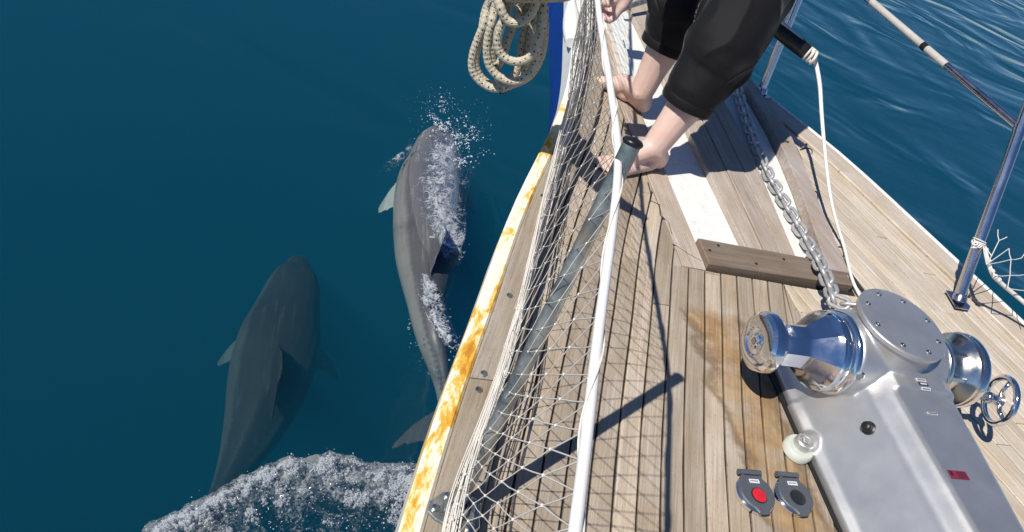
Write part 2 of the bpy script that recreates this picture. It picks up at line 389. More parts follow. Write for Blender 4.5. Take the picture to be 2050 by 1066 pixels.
    def mesh(s, name, mat, smooth=40):
        me = bpy.data.meshes.new(name); me.from_pydata([tuple(p) for p in s.v], [], s.f)
        bm = bmesh.new(); bm.from_mesh(me); bmesh.ops.recalc_face_normals(bm, faces=bm.faces); bm.to_mesh(me); bm.free()
        if s.uv:
            ul = me.uv_layers.new(name='UVMap')
            for l in me.loops:
                ul.data[l.index].uv = s.uv.get(l.vertex_index, (0, 0))
        if mat: me.materials.append(M[mat] if isinstance(mat, str) else mat)
        if smooth:
            for p in me.polygons: p.use_smooth = True
            if smooth < 180: me.set_sharp_from_angle(angle=math.radians(smooth))
        return me

ROOTLOC = {}
def thing(name, label, cat, loc=(0, 0, 0), group=None, kind=None):
    o = bpy.data.objects.new(name, None); COL.objects.link(o); o.location = loc; o.empty_display_size = .05
    ROOTLOC[o] = V(loc); tag(o, label, cat, group, kind); return o
def tag(o, label=None, cat=None, group=None, kind=None):
    if label: o['label'] = label
    if cat: o['category'] = cat
    if group: o['group'] = group
    if kind: o['kind'] = kind
    return o
def put(name, me, parent=None, loc=None):
    """me is in boat coordinates; keep it there whatever the parent's place"""
    if isinstance(me, tuple): me = me[0].mesh(name, *me[1:])
    o = bpy.data.objects.new(name, me); COL.objects.link(o)
    base = V((0, 0, 0))
    if parent:
        o.parent = parent; q = parent
        base = ROOTLOC.get(parent, V((0, 0, 0)))
    if loc is not None: base = V(loc)
    if base.length > 0:
        me.transform(Matrix.Translation(-base))
    if loc is not None:
        o.location = V(loc)-ROOTLOC.get(parent, V((0, 0, 0))) if parent else V(loc)
        ROOTLOC[o] = V(loc)
    else: ROOTLOC[o] = base
    return o
def remesh(mb, voxel, smooth_it=4, mat=None, name='body', fac=.5):
    me = mb.mesh('tmp', None, 0); o = bpy.data.objects.new('tmp', me); COL.objects.link(o)
    r = o.modifiers.new('r', 'REMESH'); r.mode = 'VOXEL'; r.voxel_size = voxel
    if smooth_it:
        sm = o.modifiers.new('s', 'SMOOTH'); sm.iterations = smooth_it; sm.factor = fac
    dg = bpy.context.evaluated_depsgraph_get(); ev = o.evaluated_get(dg)
    out = bpy.data.meshes.new_from_object(ev); bpy.data.objects.remove(o); bpy.data.meshes.remove(me)
    out.name = name; out.materials.clear()
    if mat: out.materials.append(M[mat])
    for p in out.polygons: p.use_smooth = True
    return out
def crv(pts, n=8):
    """Catmull-Rom through pts (any dimension tuples)"""
    P = [np.array(p, float) for p in pts]; out = []
    for i in range(len(P)-1):
        a, b, c, d = P[max(i-1, 0)], P[i], P[i+1], P[min(i+2, len(P)-1)]
        for k in range(n):
            t = k/n; out.append(.5*((2*b)+(-a+c)*t+(2*a-5*b+4*c-d)*t*t+(-a+3*b-3*c+d)*t**3))
    out.append(P[-1]); return out
def interp(x, tab):
    xs = [t[0] for t in tab]; ys = [t[1] for t in tab]
    return float(np.interp(x, xs, ys))
def smooth_tab(tab, n=10):
    return [(float(p[0]), float(p[1])) for p in crv(tab, n)]

# ------------------------------------------------------------------ sea
mb = MB(); mb.box((0, 0, SEA-15), (3000, 3000, 30))
sea = put('sea', (mb, 'sea_water', 0)); tag(sea, kind='structure')
sb = MB(); sb.box((0, 0, SEA-30.6), (3000, 3000, 1)); simple('sea_bed_mud', (.02, .03, .03), .9)
o = put('sea_bed', (sb, 'sea_bed_mud', 0)); tag(o, kind='structure')

# ------------------------------------------------------------------ boat: hull, deck
PORT = smooth_tab([(-3.2, 1.62), (-2.0, 1.40), (-.844, 1.091), (-.293, .911), (.05, .792), (.547, .590), (.94, .475), (1.4, .385), (2.0, .275), (2.6, .15), (3.1, .0)])
STAR = smooth_tab([(-3.2, 1.62), (-2.0, 1.45), (-1.0, 1.20), (-.07, .905), (.259, .790), (.675, .640), (.917, .520), (1.23, .365), (2.0, .24), (2.6, .13), (3.1, .0)])
def ep(y): return interp(y, PORT)
def es(y): return interp(y, STAR)
boat = thing('sailing_boat', 'teak decked blue and white sailing boat heading into the sea', 'boat', (0, 0, 0))
ys = list(np.linspace(-3.2, 3.1, 64))
def hull_side(sgn, E):
    rows = []
    for y in ys:
        e = E(y); wl = interp(y, [(-3.2, 1.15), (-1, .62), (0, .34), (.6, .16), (1.15, .0), (3.1, 0)])
        mid = interp(y, [(-3.2, 1.5), (-.3, .80), (.6, .50), (1.0, .36), (1.5, .235), (2.1, .175), (2.7, .10), (3.1, 0)])
        mid = min(mid, e*.97)
        # stem: lower edge rises towards the bow
        zl = interp(y, [(-3.2, -1.9), (1.0, -1.6), (1.5, -1.15), (2.1, -.85), (3.08, -.62), (3.1, -.1)])
        rows.append([(e-.004, -.02), (e-.006, -.115), (mid+.35*(e-mid), -.32), (mid, max(-.5, zl*.8)), ((mid+wl)/2, max(-.95, zl*.9)), (wl if zl < -1.3 else min(mid, .03), max(-1.4, zl)), (0 if zl > -1.4 else wl*.6, zl)])
    return rows
def add_hull(i0, i1, name, mat):
    mb = MB()
    for sgn, E in ((-1, ep), (1, es)):
        rows = hull_side(sgn, E); n = i1-i0+1
        vs = [(sgn*r[k][0], y, r[k][1]) for y, r in zip(ys, rows) for k in range(i0, i1+1)]
        fs = [(i*n+k, (i+1)*n+k, (i+1)*n+k+1, i*n+k+1) for i in range(len(ys)-1) for k in range(n-1)]
        mb.add(vs, fs)
    return put(name, (mb, mat, 50), boat)
add_hull(0, 1, 'topside_strake', 'white_paint')
add_hull(1, 5, 'hull', 'blue_hull_paint')
add_hull(5, 6, 'hull_bottom', 'boot_top_paint')
mb = MB(); mb.prism([(-1.5, -3.2), (1.5, -3.2), (1.1, -3.1), (-1.1, -3.1)], -1.4, -.03); put('transom', (mb, 'blue_hull_paint', 30), boat)
# deck bed (dark caulking shows between the planks)
yy = np.linspace(-3.2, 3.08, 60)
poly = [(es(y)-.01, y) for y in yy]+[(-ep(y)+.01, y) for y in yy[::-1]]
mb = MB(); mb.prism(poly, -.05, -.0065); deck = put('deck', (mb, 'caulk', 0), boat)

def clip(poly, a, b, c):
    """keep a*x+b*y+c >= 0"""
    out = []
    for i in range(len(poly)):
        p, q = poly[i], poly[(i+1) % len(poly)]
        fp, fq = a*p[0]+b*p[1]+c, a*q[0]+b*q[1]+c
        if fp >= 0: out.append(p)
        if (fp >= 0) != (fq >= 0):
            t = fp/(fp-fq); out.append((p[0]+(q[0]-p[0])*t, p[1]+(q[1]-p[1])*t))
    return out
CAPW, STRIP = .125, .036
def strip_poly(sgn, E, o0, o1, y0, y1, n=14):
    Y = np.linspace(y0, y1, n)
    a = [(sgn*(E(y)-o0), y) for y in Y]; b = [(sgn*(E(y)-o1), y) for y in Y[::-1]]
    P = a+b
    return P if sgn > 0 else P[::-1]
def ccw(P):
    A = sum(P[i][0]*P[(i+1) % len(P)][1]-P[(i+1) % len(P)][0]*P[i][1] for i in range(len(P)))
    return P if A > 0 else P[::-1]
W, G = .050, .0052
rnd = random.Random(3)
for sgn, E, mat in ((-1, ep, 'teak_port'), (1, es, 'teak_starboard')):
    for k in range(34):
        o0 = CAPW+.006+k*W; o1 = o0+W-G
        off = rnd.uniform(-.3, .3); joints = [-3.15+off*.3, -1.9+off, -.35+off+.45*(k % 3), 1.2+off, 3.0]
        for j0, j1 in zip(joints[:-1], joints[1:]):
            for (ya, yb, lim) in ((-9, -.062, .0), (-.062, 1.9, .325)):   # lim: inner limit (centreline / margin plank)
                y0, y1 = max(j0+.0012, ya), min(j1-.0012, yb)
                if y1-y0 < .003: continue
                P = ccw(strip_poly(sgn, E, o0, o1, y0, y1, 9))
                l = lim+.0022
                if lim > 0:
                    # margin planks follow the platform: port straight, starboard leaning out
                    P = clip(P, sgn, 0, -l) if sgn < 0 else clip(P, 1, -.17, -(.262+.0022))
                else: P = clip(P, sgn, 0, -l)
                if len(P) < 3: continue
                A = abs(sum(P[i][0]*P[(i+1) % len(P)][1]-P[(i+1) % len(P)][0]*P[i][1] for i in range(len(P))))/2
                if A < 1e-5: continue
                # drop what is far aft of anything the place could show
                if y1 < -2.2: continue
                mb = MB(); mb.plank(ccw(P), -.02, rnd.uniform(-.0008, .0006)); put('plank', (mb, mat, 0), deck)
# margin plank on the port side of the platform, nibbed edge
nib = [(-.322, -.06), (-.322, .05), (-.33, .06), (-.33, .19), (-.345, .2), (-.345, .30), (-.352, .31), (-.352, .47), (-.36, .48), (-.36, 1.2), (-.35, 1.9)]
# planks already stop at x=-.327; the margin plank fills to the platform
P = [(-.3235, -.060), (-.3235, .55), (-.3235, 1.9), (-.249, 1.9), (-.249, .0), (-.252, -.060)]
mb = MB(); mb.plank(ccw(P), -.02, .0015); put('margin_plank', (mb, 'teak_platform', 0), deck)

for pts in ([(1297, 366), (1303, 388), (1301, 402), (1320, 410), (1322, 432), (1338, 445), (1345, 470)], [(1347, 489), (1376, 508), (1405, 524)]):
    mb = MB(); mb.tube([at(x, y, .0004) for x, y in pts], .0017, 5); put('caulk_seam', (mb, 'caulk', 180), deck)
# ---- central platform, channels
def px_(tab): return lambda y: interp(y, tab)
pl = lambda y: -.095
pr = px_([(0, .077), (.08, .080), (.317, .110), (.58, .138), (.8, .150), (2, .17)])
cr = px_([(0, .160), (.1, .178), (.38, .240), (.68, .288), (.84, .30), (1.3, .305), (2, .262)])
br = px_([(0, .235), (.3, .285), (.6, .345), (.8, .372), (1.2, .345), (2, .27)])
YF = 2.05
def band(f0, f1, y0, y1, z0, z1, mat, name, parent, n=12, ch=.002):
    Y = np.linspace(y0, y1, n); P = [(f1(y), y) for y in Y]+[(f0(y), y) for y in Y[::-1]]
    mb = MB(); mb.plank(ccw(P), z0, z1, ch); return put(name, (mb, mat, 0), parent)
plat = band(lambda y: -.2485, lambda y: cr(y)-.001, .052, YF, -.045, -.004, 'white_paint', 'channel_floor', boat)
f1 = lambda y: pl(y)+(pr(y)-pl(y))*.36; f2 = lambda y: pl(y)+(pr(y)-pl(y))*.69
gp = .0018
band(lambda y: pl(y), lambda y: f1(y)-gp, .052, YF, -.003, .018, 'teak_platform', 'plank', plat)
band(lambda y: f1(y)+gp, lambda y: f2(y)-gp, .052, YF, -.003, .0195, 'teak_platform', 'plank', plat)
band(lambda y: f2(y)+gp, lambda y: pr(y), .052, YF, -.003, .018, 'teak_platform', 'plank', plat)
mb = MB()
band(lambda y: cr(y)+.0005, lambda y: br(y), -.0, 1.6, -.02, .034, 'teak_border', 'border_board', boat)
# raised white kerb on the port side of the left channel, further forward
band(lambda y: -.290+interp(y, [(.8, 0), (2, .11)]), lambda y: -.250+interp(y, [(.8, 0), (2, .11)]), .80, YF, -.003, .034, 'white_paint', 'kerb', boat, 8)
# dark cross beam with screws
ang = .0
mb = MB(); mb.plank(ccw([(-.252, -.056), (.236, -.040), (.236, .050), (-.252, .047)]), -.02, .022, .003)
beam = put('cross_beam', (mb, 'teak_dark', 0), boat)
for (x, y) in ((-.232, .0), (-.195, .028), (-.09, -.022), (.02, .02), (.11, .0), (.2, .02)):
    mb = MB(); mb.lathe([(0, .005), (.0012, .0045)], (x, y, .0221), (0, 0, 1), 12); put('screw', (mb, 'bolt_steel' if x > .15 else 'caulk', 0), beam)

# ---- covering boards, rusty rubbing strip
jy = [-3.2, -1.9, -.535, .56, 1.5, 3.0]
for a, b in zip(jy[:-1], jy[1:]):
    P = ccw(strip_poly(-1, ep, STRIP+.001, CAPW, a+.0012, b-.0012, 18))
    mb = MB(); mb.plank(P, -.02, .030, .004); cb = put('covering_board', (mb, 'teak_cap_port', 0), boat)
    if a < .6:
        for y in ((-.494-.03, -.565, -.298, .09, .30) if True else ()):
            if a < y < b:
                x = -ep(y)+.062
                mb = MB(); mb.lathe([(0, .0075), (.0012, .0075), (.002, .006)], (x, y, .0302), (0, 0, 1), 16); put('bolt', (mb, 'bolt_steel', 30), cb)
P = ccw(strip_poly(-1, ep, -.004, STRIP, -3.2, .66, 40))
mb = MB(); mb.plank(P, -.06, .026, .006); put('rubbing_strip', (mb, 'rusty_white_paint', 40), boat)
P = ccw(strip_poly(-1, ep, -.003, STRIP, .662, 3.05, 30))
mb = MB(); mb.plank(P, -.06, .022, .006); put('rubbing_strip', (mb, 'white_paint', 40), boat)
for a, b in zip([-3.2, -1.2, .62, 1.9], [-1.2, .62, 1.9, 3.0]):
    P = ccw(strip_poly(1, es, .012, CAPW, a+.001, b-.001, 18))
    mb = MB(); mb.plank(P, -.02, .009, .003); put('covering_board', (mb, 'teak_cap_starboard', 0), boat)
P = ccw(strip_poly(1, es, -.005, .0115, -3.2, 3.05, 50))
mb = MB(); mb.plank(P, -.06, .012, .003); put('rubbing_strip', (mb, 'white_paint', 40), boat)
# white fairlead at the bow edge
mb = MB(); pts = [(-ep(y)-.012, y, .03) for y in np.linspace(1.05, 1.5, 8)]
mb.tube(pts, [.02, .03, .034, .034, .03, .022, .016, .012], 12); put('bow_fender_rail', (mb, 'white_paint', 60), boat)

# ------------------------------------------------------------------ port stanchion
PB, PT = V((-1.006, -.818, .030)), V((-.932, -.640, .672))
st = thing('stanchion', 'weathered grey tube stanchion with black end cap on the port edge', 'stanchion', PB)
d = (PT-PB).normalized()
mb = MB(); mb.tube([PB, PB+d*.3, PT], .0126, 20); put('tube', (mb, 'galvanised_tube', 60), st)
mb = MB(); mb.lathe([(0, .0126), (.002, .0142), (.005, .0145), (.008, .012), (.0098, .006), (.010, .001)], PT, d, 24); put('end_cap', (mb, 'black_rubber', 60), st)
mb = MB(); mb.lathe([(-.012, .0068), (-.012, .0075), (.0015, .0095), (.0025, .0085), (.0025, .006)], PT-d*.027+V((-.5, -.72, -.2)).normalized()*.0120, V((-.45, -.85, .1)), 18, False)
put('eyelet', (mb, 'galvanised_tube', 60), st)
pc = PB
mb = MB(); mb.plank(ccw([(pc.x-.047, pc.y-.006), (pc.x-.036, pc.y-.018), (pc.x+.02, pc.y-.05), (pc.x+.04, pc.y-.03), (pc.x+.045, pc.y+.01), (pc.x+.025, pc.y+.035), (pc.x-.02, pc.y+.03), (pc.x-.043, pc.y+.012)]), .0302, .037, .0018)
bp = put('base_plate', (mb, 'galvanised_tube', 30), st)
mb = MB(); mb.lathe([(0, .023), (.006, .0225), (.012, .019), (.014, .0168)], pc+V((0, 0, .007)), d, 22, False); put('weld_collar', (mb, 'galvanised_tube', 60), st)
for (x, y) in ((-.034, -.001), (-.012, .022), (.02, -.034), (.03, .015)):
    mb = MB(); mb.lathe([(0, .0065), (.003, .0065), (.0045, .004)], (pc.x+x, pc.y+y, .0372), (0, 0, 1), 14); put('bolt', (mb, 'bolt_steel', 40), st)

# ------------------------------------------------------------------ guard rope and safety net
ROPE = [(-1.22, -1.62, .655), (-1.165, -1.36, .652), (-1.098, -1.16, .65), (-1.035, -.955, .648), (-.946, -.662, .648), (-.905, -.44, .643), (-.862, -.13, .645), (-.80, .2, .65), (-.72, .62, .66), (-.62, 1.1, .67), (-.48, 1.7, .68), (-.30, 2.4, .70)]
RP = [V(p) for p in crv(ROPE, 12)]
gr = thing('guard_rope', 'taut white rope strung through the stanchion along the port rail', 'rope', RP[60])
mb = MB(); mb.tube(RP, .0056, 12, True, True); put('core', (mb, 'rope_white', 180), gr)
mb = MB(); hx = []
L = 0; n = 0
lac = []
for i in range(len(RP)-1):
    for t in (0, .2, .4, .6, .8):
        p = RP[i].lerp(RP[i+1], t); tt = (RP[i+1]-RP[i]).normalized(); L = i+t
        u = tt.orthogonal().normalized(); w = tt.cross(u); a = L*.55
        lac.append(p+(u*math.cos(a)+w*math.sin(a))*.0066)
mb.tube(lac, .0012, 4); put('lacing', (mb, 'net_string', 180), gr)
# the net
def rope_at(u): 
    x = u*(len(RP)-1); i = min(int(x), len(RP)-2); return RP[i].lerp(RP[i+1], x-i)
FOOT = [V(p) for p in crv([(-1.19, -1.5, .034), (-1.115, -1.2, .034), (-1.04, -.93, .034), (-.985, -.76, .034), (-.885, -.505, .034), (-.742, -.055, .036), (-.565, .51, .04), (-.43, 1.0, .05), (-.33, 1.5, .07), (-.22, 2.0, .09), (-.12, 2.5, .1)], 12)]
def foot_at(u):
    x = u*(len(FOOT)-1); i = min(int(x), len(FOOT)-2); return FOOT[i].lerp(FOOT[i+1], x-i)
rn = random.Random(11)
NC, NR = 66, 9
nodes = {}
for j in range(NR+1):
    for i in range(NC+1):
        u = (i+(.5 if j % 2 else 0))/NC
        if u > 1: continue
        v = j/NR
        a, b = rope_at(u*.93), foot_at(min(1, u*.93+.082))
        vv = v**.92
        p = a.lerp(b, vv)
        jit = .0 if j in (0,) else .0014+.002*v
        bulge = math.sin(math.pi*v)*.02*(mnoise.noise(V((u*9, 0, 1)))+.4)
        p += V((-bulge-.013*math.sin(math.pi*min(1, v*1.15+.02)/1.9)**.7*(1 if v > 0 else 0)+rn.uniform(-jit, jit), rn.uniform(-jit, jit), rn.uniform(-jit, jit)*.7))
        if j == 0: p.z -= .007
        nodes[i, j] = p
mb = MB(); kn = MB()
def strg(mb, p, q, r=.00082, sag=.002):
    m = (p+q)/2; m.z -= sag*rn.random(); m.x += rn.uniform(-.0008, .0008)
    mb.tube([p, m, q], r, 4, False)
for (i, j), p in nodes.items():
    if j < NR:
        nb = [(i, j+1), (i-1, j+1)] if j % 2 == 0 else [(i, j+1), (i+1, j+1)]
        for q in nb:
            if q in nodes: strg(mb, p, nodes[q])
    if 0 < j < NR: kn.sphere(p, .0021, 5, 4)
net = thing('safety_net', 'cream string net laced between the white rope and port deck edge', 'net', foot_at(.4))
me = put('mesh_strings', (mb, 'net_string', 180), net); me['kind'] = 'stuff'
o = put('knots', (kn, 'net_string', 180), net); o['kind'] = 'stuff'
# bunched slack strings along the foot of the net
mb = MB()
for k in range(24):
    pts = []; ph = rn.uniform(0, 9); ox = rn.uniform(-.010, .018); oz = rn.uniform(0, .05)
    for q in range(46):
        u = .08+.86*q/45; f = foot_at(u); sp = .5+1.5*max(0, u-.42)
        pts.append(f+V((-.002+ox*sp+.003*mnoise.noise(V((u*14, ph, 0)))-.004, .004*mnoise.noise(V((u*14, ph, 5))), oz*sp+.005*mnoise.noise(V((u*16, ph, 9)))+.004)))
    mb.tube(pts, .0013 if k else .003, 5)
for k in range(18):
    pts = []; ph = rn.uniform(0, 9); v0 = rn.uniform(.02, .30); v1 = rn.uniform(.0, .16)
    for q in range(40):
        t = q/39; u = .20+.62*t; vv = v0+(v1-v0)*t+.012*mnoise.noise(V((u*12, ph, 2)))
        p = foot_at(u).lerp(rope_at(u), max(.0, vv)); pts.append(p+V((-.014-.008*mnoise.noise(V((u*9, ph, 5))), 0, .003)))
    mb.tube(pts, .0011, 5)
o = put('slack_strings', (mb, 'net_string', 180), net); o['kind'] = 'stuff'
mb = MB(); mb.tube([f+V((.004, 0, .0)) for f in FOOT], .0035, 6); put('foot_line', (mb, 'net_pale_string', 180), net)

# ------------------------------------------------------------------ rope coil hung on the rail
CP, CN = V((-.868, .30, .3)), V((-.28, -.96, 0)).normalized()
def on_plane(px, py, dz=0):
    o_ = V(CAM); dd = (at(px, py, 0)-o_).normalized(); P0 = CP+CN*dz
    return o_+dd*((P0-o_).dot(CN)/dd.dot(CN))
top = rope_at(.56); top.z -= .004
cw = thing('rope_coil', 'cream mooring rope with black flecks coiled over the port rail', 'rope', top)
def strand(pts, dz0, dz1, r=.0108):
    n = len(pts); W_ = [tuple(on_plane(x, y, dz0+(dz1-dz0)*i/(n-1))) for i, (x, y) in enumerate(pts)]
    a_, b_ = V(W_[0]), V(W_[-1])
    # carry both ends up over the guard rope
    w0 = [tuple(top+V((.0, .01, .014))), tuple(top.lerp(a_, .35)+V((-.02, -.01, .0)))]; w1 = [tuple(top.lerp(b_, .35)+V((-.02, -.01, .0))), tuple(top+V((.0, .02, .014)))]
    mb = MB(); mb.tube([V(p) for p in crv(w0+W_+w1, 7)], r, 12, True, True); put('loop', (mb, 'braided_rope', 180), cw)
strand([(990, 0), (968, 52), (948, 105), (946, 140), (962, 164), (992, 178), (1030, 168), (1062, 150), (1084, 110), (1091, 55), (1090, 0)], .00, .02)
strand([(1003, 0), (984, 48), (975, 95), (980, 132), (1002, 156), (1036, 163), (1066, 140), (1078, 90), (1084, 40), (1084, 0)], .03, .05)
strand([(1032, 0), (1008, 40), (996, 82), (1006, 112), (1034, 124), (1064, 112), (1082, 70), (1089, 20), (1089, -20)], .06, .07)
strand([(1048, 0), (1034, 42), (1018, 78), (1008, 108), (996, 132), (985, 120), (990, 80), (1012, 30), (1024, 0)], -.03, -.02)
strand([(1060, 0), (1052, 50), (1044, 92), (1040, 128), (1028, 158), (1048, 152), (1058, 100), (1068, 40), (1072, 0)], -.045, -.03)
strand([(985, 0), (963, 70), (952, 118), (958, 148), (978, 168), (1004, 172), (1050, 158), (1074, 128), (1070, 60), (1066, 0)], -.06, -.05)
strand([(1000, -30), (1004, 20), (1020, 44), (1044, 44), (1064, 28), (1076, -4), (1080, -30)], .085, .09)
mb = MB(); e0 = on_plane(1006, 172, .02); mb.tube([on_plane(988, 130, -.01), on_plane(998, 158, .0), e0, on_plane(1008, 182, .02)], .0115, 10, True, True); put('rope_end', (mb, 'braided_rope', 180), cw)
mb = MB()
for k in range(3): mb.tube([on_plane(1003+4*k, 180, .02), on_plane(1002+5*k, 190-k, .02)], [.004, .0016], 6)
put('frayed_strands', (mb, 'matt_black', 180), cw)

# ------------------------------------------------------------------ starboard pulpit (tubes) with net remnant
S0, S1 = V((.660, -.012, .009)), V((.66, .25, .47))
pul = thing('pulpit_rail', 'polished steel tube rail with slanted legs on the starboard edge', 'rail', S0)
d = (S1-S0).normalized()
mb = MB(); mb.tube([S0, S1, S1+d*.35], .0165, 20); put('leg', (mb, 'steel_tube', 60), pul)
F0 = V((.385, 1.085, .009)); F1 = V((.372, 1.17, .33)); F2 = F0+(F1-F0)*1.9
mb = MB(); mb.tube([F0, F1, F2], .0165, 18); put('leg', (mb, 'steel_tube', 60), pul)
R1 = at(1740, 0, .49); R0 = S1+d*.01
rd = (R1-R0)
RT = [R0, R0+rd*.45, R0+rd*.62, R0+rd*.75, R0+rd, R0+rd*1.5+V((-.05, 0, .01)), R0+rd*2.3+V((-.22, 0, .02))]
mb = MB(); mb.tube(RT, .0115, 16); put('rail_tube', (mb, 'steel_tube', 60), pul)
for a, b in ((.60, .98), (.44, .57)):
    mb = MB(); mb.tube([R0+rd*a, R0+rd*b], .0124, 16); put('white_sleeve', (mb, 'old_sleeve', 60), pul)
mb = MB(); mb.tube([R0+rd*.57, R0+rd*.60], .0133, 14); put('tape_band', (mb, 'black_rubber', 60), pul)
mb = MB(); mb.lathe([(-.012, .019), (.012, .019)], R0, d, 18); put('joint', (mb, 'steel_tube', 40), pul)
for c in (S0, F0):
    mb = MB(); mb.plank(ccw([(c.x-.034, c.y-.036), (c.x+.018, c.y-.036), (c.x+.036, c.y-.02), (c.x+.022, c.y+.038), (c.x-.022, c.y+.04)]), .0092, .0135, .0015); put('base_plate', (mb, 'steel_tube', 30), pul)
    mb = MB(); mb.lathe([(0, .024), (.012, .0215), (.02, .017)], c+V((0, 0, .0045)), d if c is S0 else (F1-F0), 20, False); put('weld_collar', (mb, 'steel_tube', 60), pul)

# net remnant tied to the slanted leg
K = S0+d*.19
nr = thing('torn_net', 'torn white net remnant knotted round the slanted starboard leg', 'net', K)
mb = MB()
rn = random.Random(9)
for k in range(10):
    c = K+V((-.018, -.008, 0))+V([rn.uniform(-.012, .008) for _ in range(3)])
    mb.torus(c, V([rn.uniform(-1, 1) for _ in range(3)]), .007, .0024, 12, 5)
for k in range(3): mb.torus(K+d*(.006*k-.006), d+V((.1*k, -.1, 0)), .0185, .0022, 20, 5)
put('knot', (mb, 'net_pale_string', 180), nr)
K2 = K+V((.03, -.02, -.005))
def W3(px, py, z): return at(px, py, z)
mb = MB()
zk = K.z
J = {'a': W3(1975, 530, zk), 'b': W3(2020, 498, zk), 'c': W3(2024, 520, zk-.01), 'd': W3(2000, 482, zk+.02), 'e': W3(1998, 460, zk+.04), 'f': W3(2016, 475, zk+.03), 'g': W3(2022, 552, zk-.02), 'h': W3(2017, 578, zk-.03), 'i': W3(1990, 552, zk-.015), 'j': W3(2062, 549, zk-.02), 'k': W3(2062, 583, zk-.03), 'l': W3(2045, 517, zk-.01), 'm': W3(1985, 513, zk), 'n': W3(2080, 470, zk), 'o': W3(2075, 620, zk-.05)}
for p, q in ('ab', 'ac', 'md', 'de', 'df', 'cl', 'bc', 'cg', 'gh', 'ig', 'gj', 'hk', 'am', 'jo', 'ln', 'kj'):
    strg(mb, J[p], J[q], .0016, .004)
for p in (K, ):
    for q in 'aim': strg(mb, p+V((.015, 0, 0)), J[q], .0018, .002)
put('mesh_strings', (mb, 'net_pale_string', 180), nr)
mb = MB(); tail = [K+V((.02, -.005, -.004)), W3(1985, 545, zk-.02), W3(2005, 568, zk-.04), W3(2050, 606, zk-.07), W3(2120, 668, zk-.10), W3(2250, 790, zk-.12)]
tp = [V(p) for p in crv(tail, 8)]
mb.tube(tp, .0062, 10, True, True)
for k in range(5): mb.sphere(tp[2+k*3]+V((0, 0, .002)), .0085, 8, 6)
put('tail_rope', (mb, 'net_pale_string', 180), nr)

# ------------------------------------------------------------------ black tube and the rope hanging from it
T0, T1 = at(1535, 40, .40), at(1618, 108, .37)
hr = thing('hanging_rope', 'cream rope dropping from a black rubber tube to the deck', 'rope', T1)
td = (T1-T0).normalized()
mb = MB(); mb.tube([T0-td*.22, T0, T0+td*.10, T1-td*.01, T1], [.024, .026, .027, .025, .020], 18); put('rubber_sleeve', (mb, 'black_rubber', 60), hr)
rpts = [T0-td*.2+V((-.01, .0, .012)), T0+V((-.006, -.004, .024)), T1+V((0, 0, .014)), at(1632, 122, .355), at(1641, 170, .31), at(1645, 230, .25), at(1652, 310, .175), at(1662, 390, .10), at(1676, 450, .045), at(1690, 495, .014), at(1706, 560, .010), at(1726, 600, .012)]
rp2 = [V(p) for p in crv(rpts, 8)]
mb = MB(); mb.tube(rp2, [.0085-.0035*min(1, i/60) for i in range(len(rp2))], 10, True, True); put('line', (mb, 'rope_white', 180), hr)
mb = MB()
for k in range(3): mb.torus(T1+td*.012*(k-.2), td+V((.2*k-.2, .15, .1)), .019, .0048, 18, 7)
mb.tube([T1+V((-.02, 0, -.015)), T1+V((.0, .01, .02)), T1+V((.03, 0, .012))], .0048, 7)
put('lashing', (mb, 'net_string', 180), hr)

# ------------------------------------------------------------------ thin dark cord with loops on the starboard deck
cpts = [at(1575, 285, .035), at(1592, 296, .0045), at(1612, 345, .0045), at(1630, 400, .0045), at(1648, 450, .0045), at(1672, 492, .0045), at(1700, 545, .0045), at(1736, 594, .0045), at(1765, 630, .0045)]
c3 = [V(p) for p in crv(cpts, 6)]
cd = thing('deck_dark_line', 'thin black cord with small loops along the starboard border board', 'line', c3[20])
mb = MB(); mb.tube(c3, .0055, 6); put('line', (mb, 'matt_black', 180), cd)  # dark tube traces the thin dark line along the border board
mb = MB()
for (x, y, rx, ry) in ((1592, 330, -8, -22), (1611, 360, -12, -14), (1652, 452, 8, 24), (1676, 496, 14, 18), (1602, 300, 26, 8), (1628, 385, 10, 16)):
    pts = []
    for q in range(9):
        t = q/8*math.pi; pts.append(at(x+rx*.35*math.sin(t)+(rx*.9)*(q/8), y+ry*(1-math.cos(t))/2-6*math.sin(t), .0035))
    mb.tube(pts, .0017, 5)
put('loops', (mb, 'matt_black', 180), cd)

# ------------------------------------------------------------------ anchor chain
def link_mesh():
    pts = []; a, R = .0132, .0146
    for i in range(10): t = -math.pi/2+math.pi*i/9; pts.append((a+R*math.cos(t), R*math.sin(t), 0))
    for i in range(10): t = math.pi/2+math.pi*i/9; pts.append((-a+R*math.cos(t), R*math.sin(t), 0))
    mb = MB(); n = len(pts); k = 8; r = .0058; vs = []; fs = []
    P = [V(p) for p in pts]
    for i in range(n):
        t = (P[(i+1) % n]-P[i-1]).normalized(); u = V((0, 0, 1)); w = t.cross(u)
        for j in range(k): q = 2*math.pi*j/k; vs.append(P[i]+(w*math.cos(q)+u*math.sin(q))*r)
    for i in range(n):
        for j in range(k): fs.append((i*k+j, ((i+1) % n)*k+j, ((i+1) % n)*k+(j+1) % k, i*k+(j+1) % k))
    mb.add(vs, fs); return mb.mesh('link', 'chain_zinc', 180)
LM = link_mesh()
cp = [at(1474, 170, .022), at(1487, 215, .020), at(1512, 290, .018), at(1533, 340, .018), at(1561, 390, .018), at(1590, 440, .018), at(1620, 492, .024), at(1640, 528, .052), at(1660, 570, .066), at(1678, 605, .09), (.135, -.25, .13), (.11, -.33, .15), (.10, -.40, .15)]
cc = [V(p) for p in crv(cp, 14)]
acc = [0]
for i in range(1, len(cc)): acc.append(acc[-1]+(cc[i]-cc[i-1]).length)
ch = thing('anchor_chain', 'galvanised anchor chain lying along the white channel to the windlass', 'chain', cc[80])
pitch = .0352; nl = int(acc[-1]/pitch)
rn = random.Random(2)
